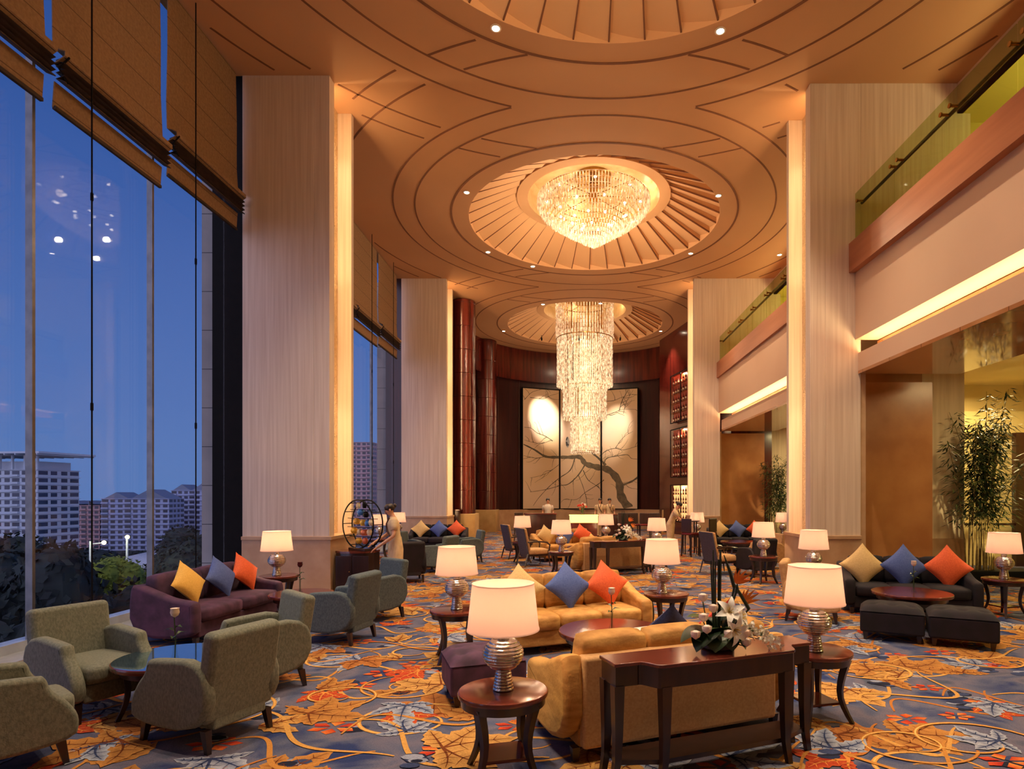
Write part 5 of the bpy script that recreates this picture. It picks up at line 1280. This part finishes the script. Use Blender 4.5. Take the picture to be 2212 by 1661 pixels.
# ---- bamboo
def bamboo(loc, label, H_=4.0, n_=16, spread=.9, leaves=1500, seed=1, ym=.34):
    R = random.Random(seed); o = thing('bamboo', label, 'plant', loc)
    q = MB(); q.rbox(-1.0, 1.0, -.3, .3, 0, .28, .02); q.build('planter', 'black_frame', o); q = MB(); lv = [MB(), MB()]
    stems = []
    for k in range(n_):
        x0, y0 = R.uniform(-.28, .28), R.uniform(-.15, .15); dx, dy = R.gauss(0, spread*.38), R.gauss(0, .25); h = H_*R.uniform(.65, 1); pts = []
        for i in range(9): t = i/8; pts.append((x0+dx*t*t, y0+dy*t*t, .2+h*t))
        q.tube(pts, [.016*(1-.75*i/8) for i in range(9)], 5); stems.append(pts)
    q.build('canes', 'bamboo_stem', o, smooth=1)
    for k in range(leaves):
        s_ = R.choice(stems); t = R.uniform(.28, 1)**.75*7.99; i = int(t); p = Vector(s_[i]).lerp(Vector(s_[min(i+1, 8)]), t-i)
        a = R.uniform(0, 6.3); d = R.uniform(.04, .42)*(1.1-t/10); b_ = p+Vector((math.cos(a)*d, math.sin(a)*d, R.uniform(-.12, .06)))
        b_.y = min(b_.y, ym-.17)
        an = a+R.gauss(0, .7); tip = b_+Vector((math.cos(an)*.16, math.sin(an)*.16, R.uniform(-.15, .01))); w_ = Vector((-math.sin(an), math.cos(an), R.uniform(-.6, .6)))*.015; m_ = b_.lerp(tip, .4)
        lv[k % 2].add([tuple(b_), tuple(m_+w_), tuple(tip), tuple(m_-w_)], [(0, 1, 2, 3)])
    for i, m_ in enumerate(('bamboo_leaf', 'leaf_dark')): t = lv[i].build('foliage', m_, o, smooth=0)
bamboo((8.35, 12.2, 0), 'tall leafy bamboo behind the right lamp, in the near right bay', 3.75, 18, .9, 4200, 1)
bamboo((7.2, 21.2, 0), 'smaller bamboo in the far right bay beside the near right pier', 3.1, 12, .8, 2400, 5)
u = light('bamboo_uplight', 'SPOT', (8.6, 11.4, .3), 90, (1, .8, .4), .05, spot_size=math.radians(70)); aim(u, (8.9, 13.5, 3))
u = light('bamboo_uplight', 'SPOT', (7.3, 20.4, .4), 60, (1, .78, .4), .05, spot_size=math.radians(60)); aim(u, (7.4, 22.2, 2.5))
# ================================================================== OUTSIDE
mb = MB(); mb.box(-110, -7.5, -60, 120, -12.2, -12); mb.box(-500, -7.5, 120, 700, -30.2, -30); mb.box(-500, -110, -60, 120, -30.2, -30); struct('ground_outside', mb, 'ground', smooth=0)
def leaftree(seed, R0, H_, nleaf, m_, trunk=True, ls=.2):
    R = random.Random(seed); o = thing('tree', 'tree', 'tree'); q = MB(); blobs = []
    for k in range(9): a = R.uniform(0, 6.3); d = R0*R.uniform(.1, .65); blobs.append((d*math.cos(a), d*math.sin(a), H_-R0*R.uniform(.35, 1.0), R0*R.uniform(.38, .6)))
    for k in range(nleaf):
        bx_, by, bz, br_ = R.choice(blobs); v = Vector((R.gauss(0, 1), R.gauss(0, 1), R.gauss(0, 1))).normalized()*br_*R.uniform(.78, 1.06); p = Vector((bx_, by, bz))+v
        a = Vector((R.uniform(-1, 1), R.uniform(-1, 1), R.uniform(-.6, .6))).normalized()*ls; b_ = a.cross(v).normalized()*ls*.5
        q.add([tuple(p-a), tuple(p+b_), tuple(p+a), tuple(p-b_)], [(0, 1, 2, 3)])
    for (bx_, by, bz, br_) in blobs: q.ball((bx_, by, bz), br_*.86, seg=12, ring=8)
    q.build('crown', m_, o, smooth=0)
    q = MB(); q.tube([(0, 0, 0), (.1, 0, H_*.4), (0, .1, H_*.75)], [.22, .17, .08], 8)
    q.build('trunk', 'bark', o); return o
TR = [lambda: leaftree(1, 2.6, 6.6, 2600, 'tree_leaf', ls=.17), lambda: leaftree(2, 2.9, 7.0, 2600, 'tree_leaf', ls=.17)]
R = random.Random(8); k = 0
# (x, y, ground drop adjustment) rows of dark crowns below eye level
for (px, y, top, sc2) in ((-60, 11, -.2, .8), (60, 12.5, -.35, .8), (190, 13.5, -1.2, .8), (300, 15, -1.9, .8), (400, 14, -1.6, .7), (-30, 17.5, .3, .95), (75, 19, -.1, .95), (170, 20.5, -1.3, .95), (275, 22, -2.9, .9), (380, 21, -1.9, .9), (10, 26, .0, 1.1), (120, 27, -1.0, 1.1), (235, 29, -3.6, 1.0), (345, 28, -2.6, 1.0),
                      (20, 42, -1.2, 1.5), (120, 45, -2.6, 1.5), (395, 46, -1.7, 1.2), (340, 50, -5.0, 1.4), (60, 62, -2.9, 1.9), (150, 66, -3.6, 1.9), (210, 78, -5.2, 1.9), (280, 88, -6.0, 2.0), (415, 62, -1.6, 1.6), (440, 84, -4.6, 2.0)):
    i = k % 2; H_ = (6.6, 7.0)[i]; s_ = (top+12)/H_; x = (px-1232)*y/1300
    o = inst('tree%d' % i, TR[i], (x, y, -12), R.uniform(0, 6), 'dark leafy tree crown below the window, seen against the dusk', 'dark trees outside the window')
    o.scale = (sc2, sc2, s_)
    k += 1
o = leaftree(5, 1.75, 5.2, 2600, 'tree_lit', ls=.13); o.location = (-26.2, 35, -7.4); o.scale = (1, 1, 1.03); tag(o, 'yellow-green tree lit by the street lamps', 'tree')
for (x, y, h, dx, lb) in ((-31.9, 40, 10.7, .9, 'white street lamp pole on the left, lamp to its right'), (-31.4, 41, 11.0, .55, 'taller street lamp pole, close right of the other')):
    o = thing('street_lamp', lb, 'street lamp', (x+(1.2 if dx < .6 else 0), y, -12)); x = o.location.x; q = MB(); q.tube([(0, 0, 0), (0, 0, h)], .07, 8); q.tube([(0, 0, h-.2), (dx if dx > .6 else .02, 0, h-.1)], .035, 6); q.build('pole', 'white_wall', o)
    q = MB(); q.ball((dx if dx > .6 else .02, 0, h-.1), .13, seg=10, ring=8); q.build('lamp_head', 'street_bulb', o)
    light('street_light', 'POINT', (x+dx, y-1.0, h-12+.3), 160, (1, .86, .35), .2)
def tower(loc, w_, d, h, fl, bays, wall, rz, label, cat='building', roof=None, base=-6):
    o = thing('apartment_building', label, cat, loc, rz)
    q = MB(); q.box(-w_/2, w_/2, -d/2, d/2, 0, h); q.build('walls', wall, o, smooth=0)
    fh = h/fl
    q = MB(); q2 = MB()
    for f in range(fl):
        z = f*fh
        q2.box(-w_/2-.3, w_/2+.3, -d/2-.5, d/2+.5, z+fh-.25, z+fh-.05)
        for sd, L_ in (('f', w_), ('s', d), ('t', d)):
            nb_ = max(2, int(L_/w_*bays))
            for k in range(nb_):
                c = -L_/2+(k+.5)*L_/nb_; ww = L_/nb_*(.30 if k % 3 else .42)
                if sd == 'f':
                    q.box(c-ww, c+ww, -d/2-.06, -d/2+.02, z+fh*.28, z+fh*.80)
                    if k % 3 == 0: q2.box(c-ww*1.1, c+ww*1.1, -d/2-1.0, -d/2, z+fh*.02, z+fh*.30)
                elif sd == 's': q.box(w_/2-.02, w_/2+.06, c-ww, c+ww, z+fh*.28, z+fh*.80)
                else: q.box(-w_/2-.06, -w_/2+.02, c-ww, c+ww, z+fh*.28, z+fh*.80)
    q.build('windows', 'far_window', o, smooth=0); q2.build('balconies', wall, o, smooth=0)
    if roof == 'canopy':
        q = MB(); q.box(-w_/2-3, w_/2+5, -d/2-4, d/2+3, h+6.2, h+7.0)
        for k in range(9): x = -w_/2+1+k*(w_-2)/8; q.box(x-.35, x+.35, -d/2+.5, -d/2+1.2, h, h+6.2)
        for k in range(12): x = -w_/2-2+k*(w_+6)/11; q.box(x-.2, x+.2, -d/2-4, d/2+3, h+5.6, h+6.2)
        q.build('roof_canopy', wall, o, smooth=0)
        q = MB(); q.box(-w_/2+2, w_/2-3, -d/2+3, d/2-1, h, h+3.4); q.build('penthouse', wall, o, smooth=0)
    if roof == 'gable':
        q = MB()
        for (x, ww, hh) in ((-w_*.28, w_*.18, 3.6), (w_*.2, w_*.26, 5.2)):
            q.add([(x-ww, -d/2, h), (x+ww, -d/2, h), (x+ww, d/2, h), (x-ww, d/2, h), (x, -d/2, h+hh), (x, d/2, h+hh)], [(0, 1, 4), (2, 3, 5), (1, 2, 5, 4), (3, 0, 4, 5)])
        q.build('roof', 'roof_blue', o, smooth=0)
    if roof == 'fins':
        q = MB()
        for k in range(4): x = -w_/2+2+k*(w_/4); q.add([(x, -d/2, h+2.6), (x+3.4, -d/2, h+.6), (x+3.4, d/2, h+.6), (x, d/2, h+2.6)], [(0, 1, 2, 3)]); q.box(x-.2, x+.2, -d/2, d/2, h, h+2.6)
        q.build('roof_fins', 'roof_blue', o, smooth=0)
    return o
tower((-238, 255, -30), 48, 18, 42.0, 14, 12, 'tower_wall', -.12, 'pale apartment tower with a flat roof canopy, at the left edge', roof='canopy')
tower((-291, 360, -30), 36, 16, 25.5, 9, 9, 'pink_wall', -.1, 'low pinkish apartment block with roof fins, behind the trees', roof='fins')
tower((-248, 350, -30), 36, 16, 29.5, 10, 9, 'white_wall', .10, 'white apartment block with gabled roof, left of the stone pier', roof='gable')
tower((-236, 385, -30), 28, 16, 34.5, 11, 8, 'white_wall', .1, 'taller white apartment block touching the outer stone pier', roof='gable')
tower((-150, 425, -30), 26, 18, 68, 22, 7, 'pink_wall', 0, 'distant high-rise tower seen through the far window')
o = thing('tensile_canopy', 'white tensile canopy on poles below the apartment blocks', 'canopy', (-52.7, 75, -12))
q = MB(); q.add([(-4, -2, 5.6), (0, -2, 4.7), (5, -2, 5.4), (-4, 3, 5.0), (0, 3, 6.8), (5, 3, 4.9)], [(0, 1, 4, 3), (1, 2, 5, 4)]); q.build('fabric', 'canopy', o, solid=.04)
for x, y, h in ((-4, -2, 6.4), (5, -2, 6.0), (0, 3, 6.9)): q = MB(); q.tube([(x, y, 0), (x, y, h)], .09, 6); q.build('pole', 'white_wall', o)
